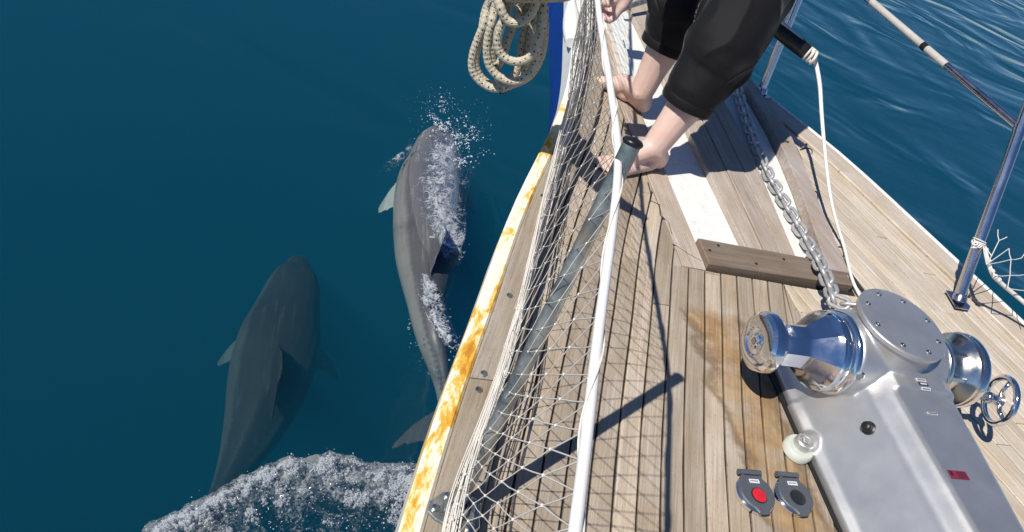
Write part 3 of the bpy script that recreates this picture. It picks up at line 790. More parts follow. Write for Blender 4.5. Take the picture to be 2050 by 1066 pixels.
for k in range(nl):
    s = (k+.5)*pitch; i = max(j for j in range(len(acc)) if acc[j] <= s); i = min(i, len(cc)-2)
    p = cc[i].lerp(cc[i+1], (s-acc[i])/max(1e-6, acc[i+1]-acc[i])); t = (cc[min(i+3, len(cc)-1)]-cc[max(i-3, 0)]).normalized()
    y = V((0, 0, 1)).cross(t).normalized(); z = t.cross(y)
    R = Matrix((t, y, z)).transposed() @ Matrix.Rotation(math.radians((48 if k % 2 else -42)+rn.uniform(-9, 9)), 3, 'X') @ Matrix.Rotation(rn.uniform(-.1, .1), 3, 'Z')
    o = bpy.data.objects.new('link', LM); COL.objects.link(o); o.parent = ch
    o.matrix_local = Matrix.Translation(p-ROOTLOC[ch]) @ R.to_4x4()

# ------------------------------------------------------------------ anchor at the bow
A0 = at(1262, 12, .06); A1 = at(1325, 4, .06)
an = thing('anchor', 'grey galvanised anchor shank lying across the bow platform', 'anchor', A0)
mb = MB(); mb.tube([A0+V((-.03, -.015, -.02)), A0, A0.lerp(A1, .5)+V((0, .01, .012)), A1, A1+V((.05, .14, .0)), A1+V((.03, .35, .01))], [.009, .011, .013, .014, .015, .016], 10); put('shank', (mb, 'galvanised_tube', 60), an)
mb = MB(); e = A1+V((.03, .35, .01)); mb.add([e+V((-.11, -.02, 0)), e+V((.11, -.02, 0)), e+V((.0, .24, .0)), e+V((0, .03, -.03))], [(0, 1, 2), (0, 3, 1), (1, 3, 2), (2, 3, 0)]); put('fluke', (mb, 'galvanised_tube', 0), an)

# ------------------------------------------------------------------ windlass
AX = V((0, -.452, .155))
wl = thing('anchor_windlass', 'satin metal anchor windlass with chrome drum bolted to the deck', 'windlass', (-.03, -.6, 0))
mb = MB()
def sec(y, k):
    # k 0 = raised gearbox front, 1 = long motor housing
    h = .195 if k else .215
    tpr = interp(y, [(-1.25, -.035), (-.86, .0), (-.56, .035)])
    lx = -.186
    L = [(lx-.004, .003), (lx-.004, .022), (lx+.012, .034), (-.114, h-.046), (-.109, h-.034), (-.103, h-.027), (-.090, h-.008), (-.083, h-.001), (-.072, h+.003), (.042+tpr, h+.002), (.058+tpr, h-.006), (.068+tpr, h-.03), (.10+tpr, .05), (.11+tpr, .003)]
    return [(x, y, z) for x, z in L]
def loft(mb, S_):
    n = len(S_[0]); vs = [p for s in S_ for p in s]; fs = []
    for i in range(len(S_)-1):
        for k in range(n): fs.append((i*n+k, i*n+(k+1) % n, (i+1)*n+(k+1) % n, (i+1)*n+k))
    fs += [tuple(range(n)), tuple(range(len(S_)*n-1, (len(S_)-1)*n-1, -1))]
    mb.add(vs, fs)
loft(mb, [sec(y, 1) for y in (-1.28, -1.05, -.86, -.68, -.50)])
gb = [(-.186, .003), (-.186, .02), (-.172, .034), (-.105, .16), (-.09, .19), (-.07, .208), (-.04, .212), (.06, .212), (.09, .20), (.115, .165), (.14, .03), (.14, .003)]
loft(mb, [[(x*s, y, z*s2) for x, z in gb] for y, s, s2 in ((-.575, 1, .985), (-.50, 1, 1), (-.36, .96, .97), (-.315, .85, .8))])
mb.lathe([(-.15, .088), (-.142, .096), (.088, .096), (.096, .088)], AX, (1, 0, 0), 40)
mb.lathe([(.15, .088), (.20, .094), (.258, .098)], (-.035, -.445, 0), (0, 0, 1), 44)
mb.lathe([(-.02, .02), (.012, .018)], (-.122, -.53, .135), (-.9, -.15, .35), 18)
mb.capsule((-.075, -.52, .13), (-.12, -.53, .137), .024, .018)
mb.capsule((-.175, -.60, .016), (-.212, -.615, .018), .024, .022)
body = remesh(mb, .0038, 4, 'satin_aluminium', 'housing')
put('housing', body, wl)
mb = MB(); mb.lathe([(0, .097), (.002, .1035), (.011, .1035), (.0135, .101), (.014, .098)], (-.035, -.445, .2565), (0, 0, 1), 56)
cv = put('cover_plate', (mb, 'satin_aluminium', 40), wl)
for k in range(8):
    a = 2*math.pi*(k+.3)/8
    mb = MB(); mb.lathe([(-.001, .0062), (.0014, .0062), (.002, .005), (.002, .003), (.0004, .0028)], (-.035+.083*math.cos(a), -.445+.083*math.sin(a), .2706), (0, 0, 1), 12); put('bolt', (mb, 'bolt_steel', 40), cv)
# gasket
mb = MB(); mb.plank(ccw([(-.198, -1.3), (.09, -1.3), (.13, -.86), (.15, -.33), (-.185, -.33), (-.198, -.40)]), .0012, .0065, .001); put('gasket', (mb, 'black_rubber', 0), wl)
# warping drum (lathe about X, facetted neck and cone)
def drum(prof, n=96, ribs=8, depthf=.06):
    mb = MB(); vs = []; m = len(prof)
    for (t, r, f) in prof:
        for k in range(n):
            q = 2*math.pi*k/n
            fr = math.cos(math.pi/ribs)/math.cos((q % (2*math.pi/ribs))-math.pi/ribs)   # polygon radius
            rr = r*(1+(fr-1)*f)
            vs.append(AX+V((t, rr*math.cos(q+.35), rr*math.sin(q+.35))))
    fs = [(i*n+k, i*n+(k+1) % n, (i+1)*n+(k+1) % n, (i+1)*n+k) for i in range(m-1) for k in range(n)]
    fs += [tuple(range(n-1, -1, -1)), tuple(range((m-1)*n, m*n))]
    mb.add(vs, fs); return mb
prof = [(-.352, .001, 0), (-.352, .012, 0), (-.350, .016, 0), (-.346, .018, 0), (-.347, .028, 0), (-.350, .032, 0), (-.350, .046, 0), (-.346, .058, .1), (-.339, .0655, .2), (-.330, .0685, .25), (-.320, .0685, .25), (-.311, .0635, .25), (-.304, .055, .4), (-.297, .0495, .8), (-.288, .048, 1), (-.244, .048, 1), (-.238, .050, 1), (-.232, .055, 1), (-.200, .081, 1), (-.194, .0855, .7), (-.188, .0885, 0), (-.181, .0885, 0)]
dr = put('warping_drum', (drum(prof), 'chrome', 22), wl)
rg = MB(); rg.lathe([(-.182, .080), (-.182, .0885), (-.178, .0905), (-.168, .0905), (-.164, .0875), (-.160, .0875), (-.157, .0935), (-.154, .095), (-.147, .095), (-.144, .089)], AX, (1, 0, 0), 64); put('clutch_ring', (rg, 'chrome', 40), wl)
for k in range(10):
    a = 2*math.pi*k/10+.2
    mb = MB(); mb.lathe([(-.0005, .004), (.001, .004), (.0012, .002)], AX+V((-.173, .0905*math.cos(a), .0905*math.sin(a))), (0, math.cos(a), math.sin(a)), 10); put('set_screw', (mb, 'bolt_steel', 40), dr)
mb = MB(); mb.box(AX+V((-.3532, .0, 0)), (.002, .012, .012)); put('spindle_end', (mb, 'bolt_steel', 0), dr)
# chain gypsy
gp_ = MB(); gp_.lathe([(.130, .05), (.134, .078), (.140, .084), (.150, .084), (.156, .080), (.170, .062), (.182, .055), (.196, .055), (.208, .062), (.220, .080), (.226, .0865), (.234, .0865), (.238, .083)], AX-V((.034, 0, 0)), (1, 0, 0), 72)
put('chain_gypsy', (gp_, 'bronze_chrome', 40), wl)
mb = MB(); mb.lathe([(.238, .078), (.240, .088), (.244, .090), (.252, .090), (.256, .087), (.256, .082), (.264, .078), (.268, .066), (.272, .042), (.278, .02), (.279, .001)], AX-V((.034, 0, 0)), (1, 0, 0), 72, False); put('gypsy_cap', (mb, 'chrome', 40), wl)
for k in range(7):
    a = 2*math.pi*k/7
    mb = MB(); mb.box(AX+V((.155, .061*math.cos(a), .061*math.sin(a))), (.046, .009, .016), Matrix.Rotation(a-math.pi/2, 3, 'X')); put('pocket_rib', (mb, 'bronze_chrome', 0), wl)
# brake shaft and handwheel
HW = V((.332, -.508, .130)); HA = V((.93, -.30, .12)).normalized()
hs = MB(); hs.tube([V((.08, -.50, .122)), HW-HA*.035, HW-HA*.002], [.0095, .0095, .008], 14); hs.lathe([(-.034, .0095), (-.03, .014), (-.02, .014), (-.01, .010), (0, .014), (.006, .0165), (.009, .012), (.0095, .001)], HW, HA, 20); put('brake_shaft', (hs, 'steel_tube', 50), wl)
mb = MB(); mb.torus(HW+HA*.004, HA, .057, .0075, 48, 12)
hw = put('handwheel', (mb, 'chrome', 180), wl)
u = HA.orthogonal().normalized(); w = HA.cross(u)
for k in range(3):
    a = 2*math.pi*k/3+.5; e = u*math.cos(a)+w*math.sin(a)
    mb = MB(); mb.tube([HW+e*.01+HA*.001, HW+e*.03-HA*.003, HW+e*.054+HA*.002], [.0065, .005, .0055], 8); put('spoke', (mb, 'chrome', 180), hw)
# plastic pad and foot bolt
pp = at(1594, 903, .005)
mb = MB(); mb.lathe([(0, .030), (.002, .033), (.016, .034), (.022, .030), (.0225, .001)], (pp.x, pp.y, .0015), (0, 0, 1), 30); put('foot_pad', (mb, 'pad_plastic', 50), wl)
mb = MB(); mb.lathe([(0, .021), (.014, .020), (.016, .018), (.016, .014), (.011, .013), (.011, .009), (.017, .0085), (.0185, .006), (.0186, .001)], (pp.x+.004, pp.y+.004, .024), (0, 0, 1), 24); put('foot_bolt', (mb, 'satin_aluminium', 40), wl)
# black switch knob on the side, hex bolt
def face_pt(px, py, guess=.12):
    """point on the windlass housing seen at that pixel"""
    o_ = V(CAM); dd = (at(px, py, 0)-o_).normalized()
    ok, loc, nr, idx = hob.ray_cast(o_-ROOTLOC[hob], dd)
    return (loc+ROOTLOC[hob], nr) if ok else (at(px, py, guess), V((-.6, -.3, .7)).normalized())
hob = [c for c in wl.children if c.name.startswith('housing')][0]
bpy.context.view_layer.update()
p, nr_ = face_pt(1740, 858)
mb = MB(); mb.lathe([(-.003, .0145), (.004, .0145), (.006, .011), (.016, .0105), (.019, .008), (.0195, .001)], p, nr_, 20); put('knob', (mb, 'black_rubber', 50), wl)
p, nr_ = face_pt(1722, 752)
mb = MB(); mb.lathe([(-.002, .010), (.003, .010), (.0045, .007), (.0045, .001)], p, nr_, 6); put('hex_bolt', (mb, 'bolt_steel', 20), wl)
def plate(px, py, w_, h_, mat, name, lift=.0012, marks=None, rot=0):
    p, n_ = face_pt(px, py); n_ = n_.normalized()
    ux = V((1, 0, 0)); ux = (ux-n_*ux.dot(n_)).normalized(); uy = n_.cross(ux)
    ux, uy = ux*math.cos(rot)+uy*math.sin(rot), uy*math.cos(rot)-ux*math.sin(rot)
    R = Matrix((ux, uy, n_)).transposed()
    mb = MB(); mb.box(p+n_*lift, (w_, h_, .0012), R); o = put(name, (mb, mat, 0), wl)
    for (mx, my, mw_, mh_, mm) in marks or ():
        m2 = MB(); m2.box(p+n_*(lift+.0008)+ux*mx+uy*my, (mw_, mh_, .0005), R); put('print', (m2, mm, 0), o)
tx = lambda y, n, w_, mm: [(-w_/2+w_*(i+.5)/n, y, w_/n*.68, .0035, mm) for i in range(n)]
plate(1843, 762, .026, .007, 'label_white', 'name_label', marks=tx(0, 6, .022, 'label_dark'))
plate(1848, 770, .024, .007, 'label_dark', 'name_label', marks=tx(0, 5, .018, 'label_white'))
plate(1853, 779, .024, .0065, 'label_white', 'name_label', marks=tx(0, 8, .021, 'galvanised_tube'))
plate(1866, 829, .026, .0055, 'label_white', 'serial_label', marks=tx(0, 7, .024, 'label_dark'))
plate(1918, 952, .046, .018, 'label_red', 'warning_label', marks=[(-.017, .002, .006, .010, 'label_dark')]+[( .008, .0055-.0037*i, .022, .0014, 'label_dark') for i in range(4)])

# ------------------------------------------------------------------ foot switches
def foot_switch(c, label, button_mat):
    c = V(c); t = thing('foot_switch', label, 'switch', c, 'deck foot switches beside the windlass')
    n = 40
    def outline(r, bump_r):
        P = []
        for k in range(n):
            a = 2*math.pi*k/n; x, y = math.cos(a), math.sin(a)
            P.append((c.x+r*x, c.y+r*y))
        return P
    mb = MB(); mb.plank(outline(.0425, 0), .0012, .0115, .003); put('base_ring', (mb, 'chrome', 30), t)
    # lid: round with a squared hinge tab forward and a finger tab aft
    P = []
    for k in range(n):
        a = 2*math.pi*k/n; r = .0395
        x, y = r*math.cos(a), r*math.sin(a)
        if y > .024: 
            y = .024+(y-.024)*1.55; x = max(-.026, min(.026, x*1.05))
        if abs(x) < .013 and y < -.03: y -= .0075
        P.append((c.x+x, c.y+y))
    mb = MB(); mb.plank(ccw(P), .0112, .0175, .0025); put('lid', (mb, 'grey_plastic', 30), t)
    mb = MB(); mb.tube([(c.x-.0265, c.y+.0455, .014), (c.x+.0265, c.y+.0455, .014)], .006, 12); put('hinge', (mb, 'grey_plastic', 60), t)
    mb = MB(); mb.box((c.x, c.y+.0375, .0179), (.034, .0022, .0016)); put('hinge_slot', (mb, 'label_dark', 0), t)
    mb = MB(); mb.lathe([(0, .0172), (.0012, .0172), (.0016, .0155)], (c.x, c.y-.008, .0176), (0, 0, 1), 28); b0 = put('button_rim', (mb, 'dark_plastic', 40), t)
    mb = MB(); mb.lathe([(0, .0155), (.0022, .0152), (.0034, .012), (.004, .001)], (c.x, c.y-.008, .0178), (0, 0, 1), 28); put('button', (mb, button_mat, 60), t)
    mb = MB(); mb.box((c.x+.001, c.y+.0235, .0181), (.023, .0085, .0012)); lb = put('label_plate', (mb, 'label_white', 0), t)
    for i in range(6):
        mb = MB(); mb.box((c.x-.0075+.0032*i, c.y+.0235, .01895), (.0019, .0028, .0006)); put('print', (mb, 'grey_plastic', 0), lb)
c1 = at(1514, 988, .012); c2 = at(1591, 992, .012)
foot_switch((c1.x, c1.y, .001), 'grey deck foot switch with the red button', 'red_plastic')
foot_switch((c2.x, c2.y, .001), 'grey deck foot switch with the black button', 'dark_plastic')

# ------------------------------------------------------------------ person
per = thing('person', 'barefoot person in black shorts bending over the port rail', 'person', (-.31, .5, 0))
mb = MB()
def foot(mb, heel, toe, ankle, side):
    heel, toe, ankle = V(heel), V(toe), V(ankle)
    d = (toe-heel); d.z = 0; L = d.length; d.normalize(); s = V((-d.y, d.x, 0))*side   # s: towards little toe
    H = V((heel.x, heel.y, .028))
    mb.capsule(H, H+d*.03+V((0, 0, .012)), .029, .031)
    mb.capsule(H+V((0, 0, .01)), ankle, .029, .036)
    mb.capsule(ankle, H+d*L*.45+V((0, 0, .028)), .036, .029)
    mb.capsule(H+d*L*.40+V((0, 0, .022))-s*.010, H+d*L*.72-s*.018-V((0, 0, .006)), .030, .021)
    mb.capsule(H+d*L*.15+s*.008-V((0, 0, .006)), H+d*L*.66+s*.026-V((0, 0, .012)), .022, .016)
    mb.capsule(H+d*L*.30-s*.004, H+d*L*.70+s*.006-V((0, 0, .01)), .026, .018)
    mb.capsule(ankle-s*.028+V((0, 0, .004)), ankle-s*.031+V((0, 0, .0)), .012, .011)
    mb.capsule(ankle+s*.029-V((0, 0, .004)), ankle+s*.032-V((0, 0, .008)), .012, .011)
    for k in range(5):
        o = -.034+.0165*k; l = (.985, 1.0, .965, .92, .865)[k]; r = (.0125, .0088, .0082, .0078, .0074)[k]
        mb.capsule(H+d*L*.70+s*o*.85-V((0, 0, .012)), H+d*(L*l-.030)+s*o-V((0, 0, .028-r-.004)), r*1.25, r)
        mb.capsule(H+d*(L*l-.030)+s*o-V((0, 0, .028-r-.004)), H+d*(L*l-.014)+s*o-V((0, 0, .028-r)), r, r*.95)
def limb(mb, pts, rs): mb.chain([V(p) for p in pts], rs)
AN1, AN2 = V((-.330, .372, .082)), V((-.288, .700, .085))
KN1, KN2 = V((-.236, .462, .405)), V((-.288, .738, .425))
HP1, HP2 = V((-.068, .765, .665)), V((-.10, .95, .695))
foot(mb, (-.285, .392, 0), (-.500, .300, 0), AN1, 1)
foot(mb, (-.252, .722, 0), (-.420, .880, 0), AN2, -1)
for A, K_, H_ in ((AN1, KN1, HP1), (AN2, KN2, HP2)):
    c = A.lerp(K_, .58)+V((.012, 0, 0))
    limb(mb, [A, A.lerp(K_, .25)+V((.004, 0, 0)), c, K_, K_.lerp(H_, .5), H_], [.040, .047, .064, .060, .070, .085])
PEL = V((-.085, .86, .73)); CH = V((-.27, .87, 1.03)); NK = V((-.40, .87, 1.17))
limb(mb, [HP1, HP2], [.09, .09]); limb(mb, [PEL+V((0, -.06, 0)), CH+V((0, -.09, 0)), CH+V((0, .09, 0)), PEL+V((0, .06, 0))], [.11, .11, .11, .11]); limb(mb, [PEL, CH], [.12, .12])
limb(mb, [CH, NK, V((-.48, .87, 1.22))], [.10, .055, .05])
SH1, SH2 = CH+V((-.06, -.17, .03)), CH+V((-.06, .19, .03))
HD = V((-.54, .87, 1.28)); mb.sphere(HD, .1, 16, 12, (.92, .78, 1.1)); mb.capsule(HD+V((-.05, 0, -.06)), HD+V((-.06, 0, -.085)), .05, .038)
mb.capsule(HD+V((-.09, 0, -.01)), HD+V((-.112, 0, -.03)), .011, .015)                  # nose
mb.capsule(HD+V((-.082, -.022, -.062)), HD+V((-.082, .022, -.062)), .009, .009)           # mouth
for s in (-1, 1): mb.sphere(HD+V((.005, s*.078, -.005)), .028, 8, 6, (.7, .35, 1.1))
# hands hold the guard rope
G1 = V((-.602, .475, .405)); G2 = V((-.645, .98, .668))
EL1, EL2 = V((-.50, .60, .74)), V((-.56, 1.06, .86))
tanr = V((.17, .98, .02)).normalized()
for SH_, EL_, G_ in ((SH1, EL1, G1), (SH2, EL2, G2)):
    wr = G_+V((.035, .0, .075))
    limb(mb, [SH_, EL_, EL_.lerp(wr, .35), wr], [.052, .042, .040, .027])
    pal = G_+V((.026, 0, .028))
    for q in (-.5, .5): mb.capsule(wr, pal+tanr*.042*q, .024, .018)
    for k in range(4):
        b = pal+tanr*(-.030+.020*k); l = (.9, 1, .97, .8)[k]
        f1_ = G_+tanr*(-.031+.0205*k)+V((.021*l, 0, -.004)); f2_ = G_+tanr*(-.031+.0205*k)+V((.008, 0, -.019*l)); f3_ = G_+tanr*(-.031+.0205*k)+V((-.012, 0, -.014*l))
        limb(mb, [b, f1_, f2_, f3_], [.0105, .0092, .0084, .0074])
    limb(mb, [wr+V((-.012, -.012, -.012)), G_+V((-.014, -.022, .026)), G_+V((-.020, .004, .010)), G_+V((-.016, .020, -.002))], [.015, .012, .0098, .0085])
body = remesh(mb, .0042, 5, 'skin', 'body')
put('body', body, per)
# toenails (near foot)
# shorts
sh = MB()
def cone(p, q, r1, r2, sq=1): 
    a = (V(q)-V(p)); sh.lathe([(0, r1), (a.length*.25, r1+(r2-r1)*.22+.004), (a.length*.6, r1+(r2-r1)*.6+.004), (a.length, r2)], p, a, 28)
H1 = AN1.lerp(KN1, .44)+V((.006, 0, 0)); H2 = AN2.lerp(KN2, .46)+V((.006, 0, 0))
HEMAX = V((.10, .10, 1)).normalized()
for H_, K_, P_, r_ in ((H1, KN1, HP1, .078), (H2, KN2, HP2, .076)):
    pts = [H_, H_+HEMAX*.02]+[V(p) for p in crv([tuple(H_+HEMAX*.045), tuple(H_.lerp(K_, .62)), tuple(K_), tuple(K_.lerp(P_, .5)), tuple(P_)], 5)]
    sh.tube(pts, [r_+.047*i/(len(pts)-1)+.004*(i > 1) for i in range(len(pts))], 30)
sh.capsule(KN1, KN1.lerp(HP1, .5), .088, .105); sh.capsule(KN2, KN2.lerp(HP2, .5), .085, .10)
sh.capsule(HP1+V((0, 0, .02)), HP2+V((0, 0, .02)), .125, .125); sh.capsule(PEL+V((0, -.05, 0)), PEL+V((-.03, -.05, .06)), .115, .112); sh.capsule(PEL+V((0, .05, 0)), PEL+V((-.03, .05, .06)), .115, .112)
sm = remesh(sh, .0055, 5, 'black_fabric', 'shorts')
def segdist(P, a, b):
    ab = np.array(b-a); t = np.clip(((P-np.array(a))@ab)/(ab@ab), 0, 1); return np.linalg.norm(P-(np.array(a)+t[:, None]*ab), axis=1), t
nv = len(sm.vertices); co = np.empty(nv*3); sm.vertices.foreach_get('co', co); co = co.reshape(-1, 3)
no = np.empty(nv*3); sm.vertex_normals.foreach_get('vector', no); no = no.reshape(-1, 3)
amp = np.empty(nv)
dists = []
for H_, K_, P_ in ((H1, KN1, HP1), (H2, KN2, HP2)):
    d1, t1 = segdist(co, H_, K_); d2, t2 = segdist(co, K_, P_)
    ax = (P_-H_).normalized(); u_ = ax.orthogonal().normalized(); w_ = ax.cross(u_)
    rel = co-np.array(H_); along = rel@np.array(ax)
    ph_ = np.arctan2(rel@np.array(w_), rel@np.array(u_)); dists.append((np.minimum(d1, d2), along, ph_))
near = dists[0][0] <= dists[1][0]
for i in range(nv):
    x, y, z = co[i]; L_ = dists[0 if near[i] else 1]
    al, ph_ = L_[1][i], L_[2][i]
    n1 = mnoise.noise(V((x*3.4+2, y*3.4, z*3.4))); n2 = mnoise.noise(V((x*8, y*8, z*8+4))); n3 = mnoise.noise(V((x*5+9, y*5, z*5)))
    # long drapes that run along the leg, swinging round it towards the hip
    a = math.sin(5*ph_+9*al+5.5*n1+1.6*n2); a = (1-abs(a))**1.7*1.5-.45
    # short cross creases behind the knee
    b_ = math.sin(70*al+2.2*math.sin(ph_)+5*n1+2*n2); b_ = ((1-abs(b_))**2*1.3-.35)*min(1, max(0, 1-abs(al-.24)/.12))*max(0, math.sin(ph_*1.0+1.2))
    fade = min(1, max(0, (al-.03)/.10))
    amp[i] = (a*min(1, max(.25, .65+1.5*n3))*.0150+b_*.009)*fade+n2*.003*fade
co2 = co+no*amp[:, None]; sm.vertices.foreach_set('co', co2.ravel()); sm.update()
put('shorts', sm, per)
for H_, K_, r in ((H1, KN1, .0792), (H2, KN2, .0772)):
    mb = MB(); a = HEMAX
    mb.lathe([(-.001, r-.004), (-.003, r), (.0, r+.0018), (.022, r+.003), (.026, r+.0015), (.027, r-.004)], H_, a, 44, False); put('hem', (mb, 'black_fabric', 60), per)
# shirt and hair (above the frame)
sh = MB(); limb(sh, [PEL+V((-.02, -.06, .05)), CH+V((0, -.09, 0)), CH+V((0, .09, 0)), PEL+V((-.02, .06, .05))], [.125, .125, .125, .125]); limb(sh, [PEL+V((-.03, 0, .05)), CH], [.13, .135])
limb(sh, [SH1, SH1.lerp(EL1, .55)], [.07, .062]); limb(sh, [SH2, SH2.lerp(EL2, .55)], [.07, .062]); limb(sh, [SH1, SH2], [.075, .075])
put('shirt', remesh(sh, .008, 4, 'grey_shirt', 'shirt'), per)
hr_ = MB(); hr_.sphere(HD+V((.016, 0, .022)), .104, 16, 12, (.93, .82, 1.05)); put('hair', (hr_, 'dark_hair', 180), per)
for s in (-1, 1):
    mb = MB(); mb.sphere(HD+V((-.080, s*.032, .012)), .012, 10, 8); put('eye', (mb, 'eye_white', 180), per)

# ------------------------------------------------------------------ dolphins
def dolphin(name_label, spine, fins, voxel, skin_):
    """spine: (px, py, z of centre, half width, half height)"""
    P = []
    for (x, y, z, hw_, hh) in spine:
        p = at(x, y, z); P.append((p.x, p.y, p.z, hw_, hh))
    C = crv(P, 8); mb = MB(); n = 24; S_ = []
    for i, c in enumerate(C):
        t = V((C[min(i+1, len(C)-1)]-C[max(i-1, 0)])[:3]).normalized(); s = t.cross(V((0, 0, 1))).normalized(); u = s.cross(t)
        ring = []
        for k in range(n):
            a = 2*math.pi*k/n; ca, sa = math.cos(a), math.sin(a)
            kk = min(1, max(0, (i/len(C)-.42)/.3)); ex = .92+.5*kk*(sa > 0)
            ring.append(V(c[:3])+s*(c[3]*abs(ca)**ex*(1 if ca > 0 else -1))+u*(c[4]*sa*(1.0 if sa > 0 else .95)))
        S_.append(ring)
    loft(mb, S_)
    for (r0, r1, tip0, tip1, thick, bend) in fins:
        r0, r1, tip0, tip1 = V(r0), V(r1), V(tip0), V(tip1)
        nrm = (tip0-r0).cross(r1-r0).normalized(); secs = []
        for q in range(9):
            t = q/8; e = t; b = V(bend)*math.sin(math.pi*t*.9)
            a = r0.lerp(tip0, e)+b; z = r1.lerp(tip1, e)+b*(.4)
            ring = []
            for k in range(12):
                g = 2*math.pi*k/12; f = (1-math.cos(g))/2
                ring.append(a.lerp(z, f)+nrm*(max(.0085, thick*(1-.6*t))*math.sin(g)*(1-.35*f)))
            secs.append(ring)
        loft(mb, secs)
    me = remesh(mb, voxel, 6, skin_, 'body')
    nv = len(me.vertices); co = np.empty(nv*3); me.vertices.foreach_get('co', co); co = co.reshape(-1, 3)
    Cx = np.array([c[:5] for c in C]); fl = np.zeros(nv)
    d2 = ((co[:, None, :]-Cx[None, ::2, :3])**2).sum(2); j = d2.argmin(1)*2
    hh = np.maximum(Cx[j, 4], .02); h = (co[:, 2]-Cx[j, 2])/hh
    fl = np.clip((1.0-h)*.5, 0, 1)
    far = np.sqrt(d2.min(1))/np.maximum(Cx[j, 3], .02)
    fl = np.where((far > 1.35) & (h < .9), np.where(j > len(C)*.78, .04, .62), fl)
    at_ = me.attributes.new('flank', 'FLOAT', 'POINT'); at_.data.foreach_set('value', fl.astype(np.float32))
    t = thing('dolphin', name_label, 'dolphin', (Cx[len(C)//2][0], Cx[len(C)//2][1], SEA-.3))
    put('body', me, t); return t, C
def hwid(px_w, x, y, z): return px_w/2*depth(at(x, y, z))/F_PX

z1 = SEA-.12
def D1(x, y, z=z1): return at(x, y, z)
def srow(rows, zf):
    out = []
    for (x, y, w_, dz, hh) in rows:
        z = zf-dz; hw_ = hwid(w_, x, y, z); out.append((x, y, z, hw_, hw_*hh))
    return out
sp1 = srow([(886, 255, 10, .05, .8), (884, 262, 36, .06, .75), (880, 273, 58, .07, .85), (875, 288, 80, .09, .9), (872, 306, 92, .11, .95), (869, 322, 100, .12, .95), (865, 342, 114, .14, .95), (860, 365, 127, .15, .95), (858, 400, 138, .165, .95), (857, 440, 140, .17, .95), (856, 480, 136, .175, .98), (853, 520, 122, .175, 1.02), (852, 560, 100, .18, 1.1), (853, 600, 78, .18, 1.2), (857, 640, 66, .19, 1.25), (866, 685, 56, .21, 1.3), (878, 730, 44, .25, 1.35), (887, 775, 32, .29, 1.4), (891, 815, 26, .32, 1.2), (893, 845, 22, .34, .8)], SEA+.03)
dt = D1(862, 430, SEA+.02)
fin1 = [
    # left and right flippers
    (D1(805, 352, SEA-.20), D1(800, 415, SEA-.21), D1(757, 418, SEA-.30), D1(757, 432, SEA-.30), .016, (.0, .03, 0)),
    (D1(915, 360, SEA-.22), D1(920, 410, SEA-.23), D1(952, 420, SEA-.33), D1(950, 432, SEA-.33), .016, (0, .03, 0)),
    # dorsal fin
    (D1(867, 440, SEA-.02), D1(856, 570, SEA-.05), D1(866, 505, SEA-.02)+V((.015, -.06, .20)), D1(864, 512, SEA-.02)+V((.012, -.09, .19)), .022, (0, .03, .01)),
    # flukes
    (D1(890, 812, SEA-.33), D1(892, 884, SEA-.35), D1(786, 893, SEA-.38), D1(782, 904, SEA-.38), .016, (.0, .035, 0)),
    (D1(890, 812, SEA-.33), D1(892, 884, SEA-.35), D1(985, 850, SEA-.38), D1(988, 862, SEA-.38), .016, (0, .035, 0))]
dol1, C1 = dolphin('pale grey dolphin breaking the surface with splashing white water', sp1, fin1, .0085, 'dolphin_skin')
z2 = SEA-.52
def D2(x, y, z=z2): return at(x, y, z)
sp2 = srow([(599, 515, 12, -.02, .8), (598, 520, 34, -.02, .7), (597, 532, 50, -.015, .8), (593, 550, 80, .0, .85), (588, 574, 102, .01, .9), (581, 602, 118, .02, .9), (573, 632, 132, .03, .95), (562, 675, 158, .04, .95), (552, 715, 165, .045, .95), (545, 740, 164, .05, .95), (533, 784, 154, .06, 1), (518, 830, 134, .07, 1.05), (498, 878, 108, .09, 1.1), (472, 930, 74, .12, 1.2), (446, 978, 48, .16, 1.3), (420, 1025, 32, .2, 1.3), (400, 1070, 24, .23, .9)], z2)
fin2 = [
    (D2(488, 668, z2-.10), D2(478, 725, z2-.11), D2(434, 728, z2-.22), D2(434, 740, z2-.22), .018, (0, .03, 0)),
    (D2(632, 690, z2-.10), D2(634, 740, z2-.11), D2(676, 752, z2-.22), D2(677, 764, z2-.22), .018, (0, .03, 0)),
    (D2(557, 690, z2+.14), D2(540, 860, z2+.09), D2(546, 765, z2+.12)+V((.03, -.05, .17)), D2(541, 775, z2+.12)+V((.03, -.09, .16)), .024, (0, .04, .01)),
    (D2(420, 1030, z2-.22), D2(410, 1066, z2-.23), D2(330, 1090, z2-.26), D2(325, 1105, z2-.26), .016, (.03, .04, 0)),
    (D2(420, 1030, z2-.22), D2(410, 1066, z2-.23), D2(500, 1090, z2-.26), D2(503, 1105, z2-.26), .016, (-.03, .04, 0))]
dol2, C2 = dolphin('dark grey dolphin swimming fully under the water left of the other', sp2, fin2, .009, 'dark_dolphin_skin')

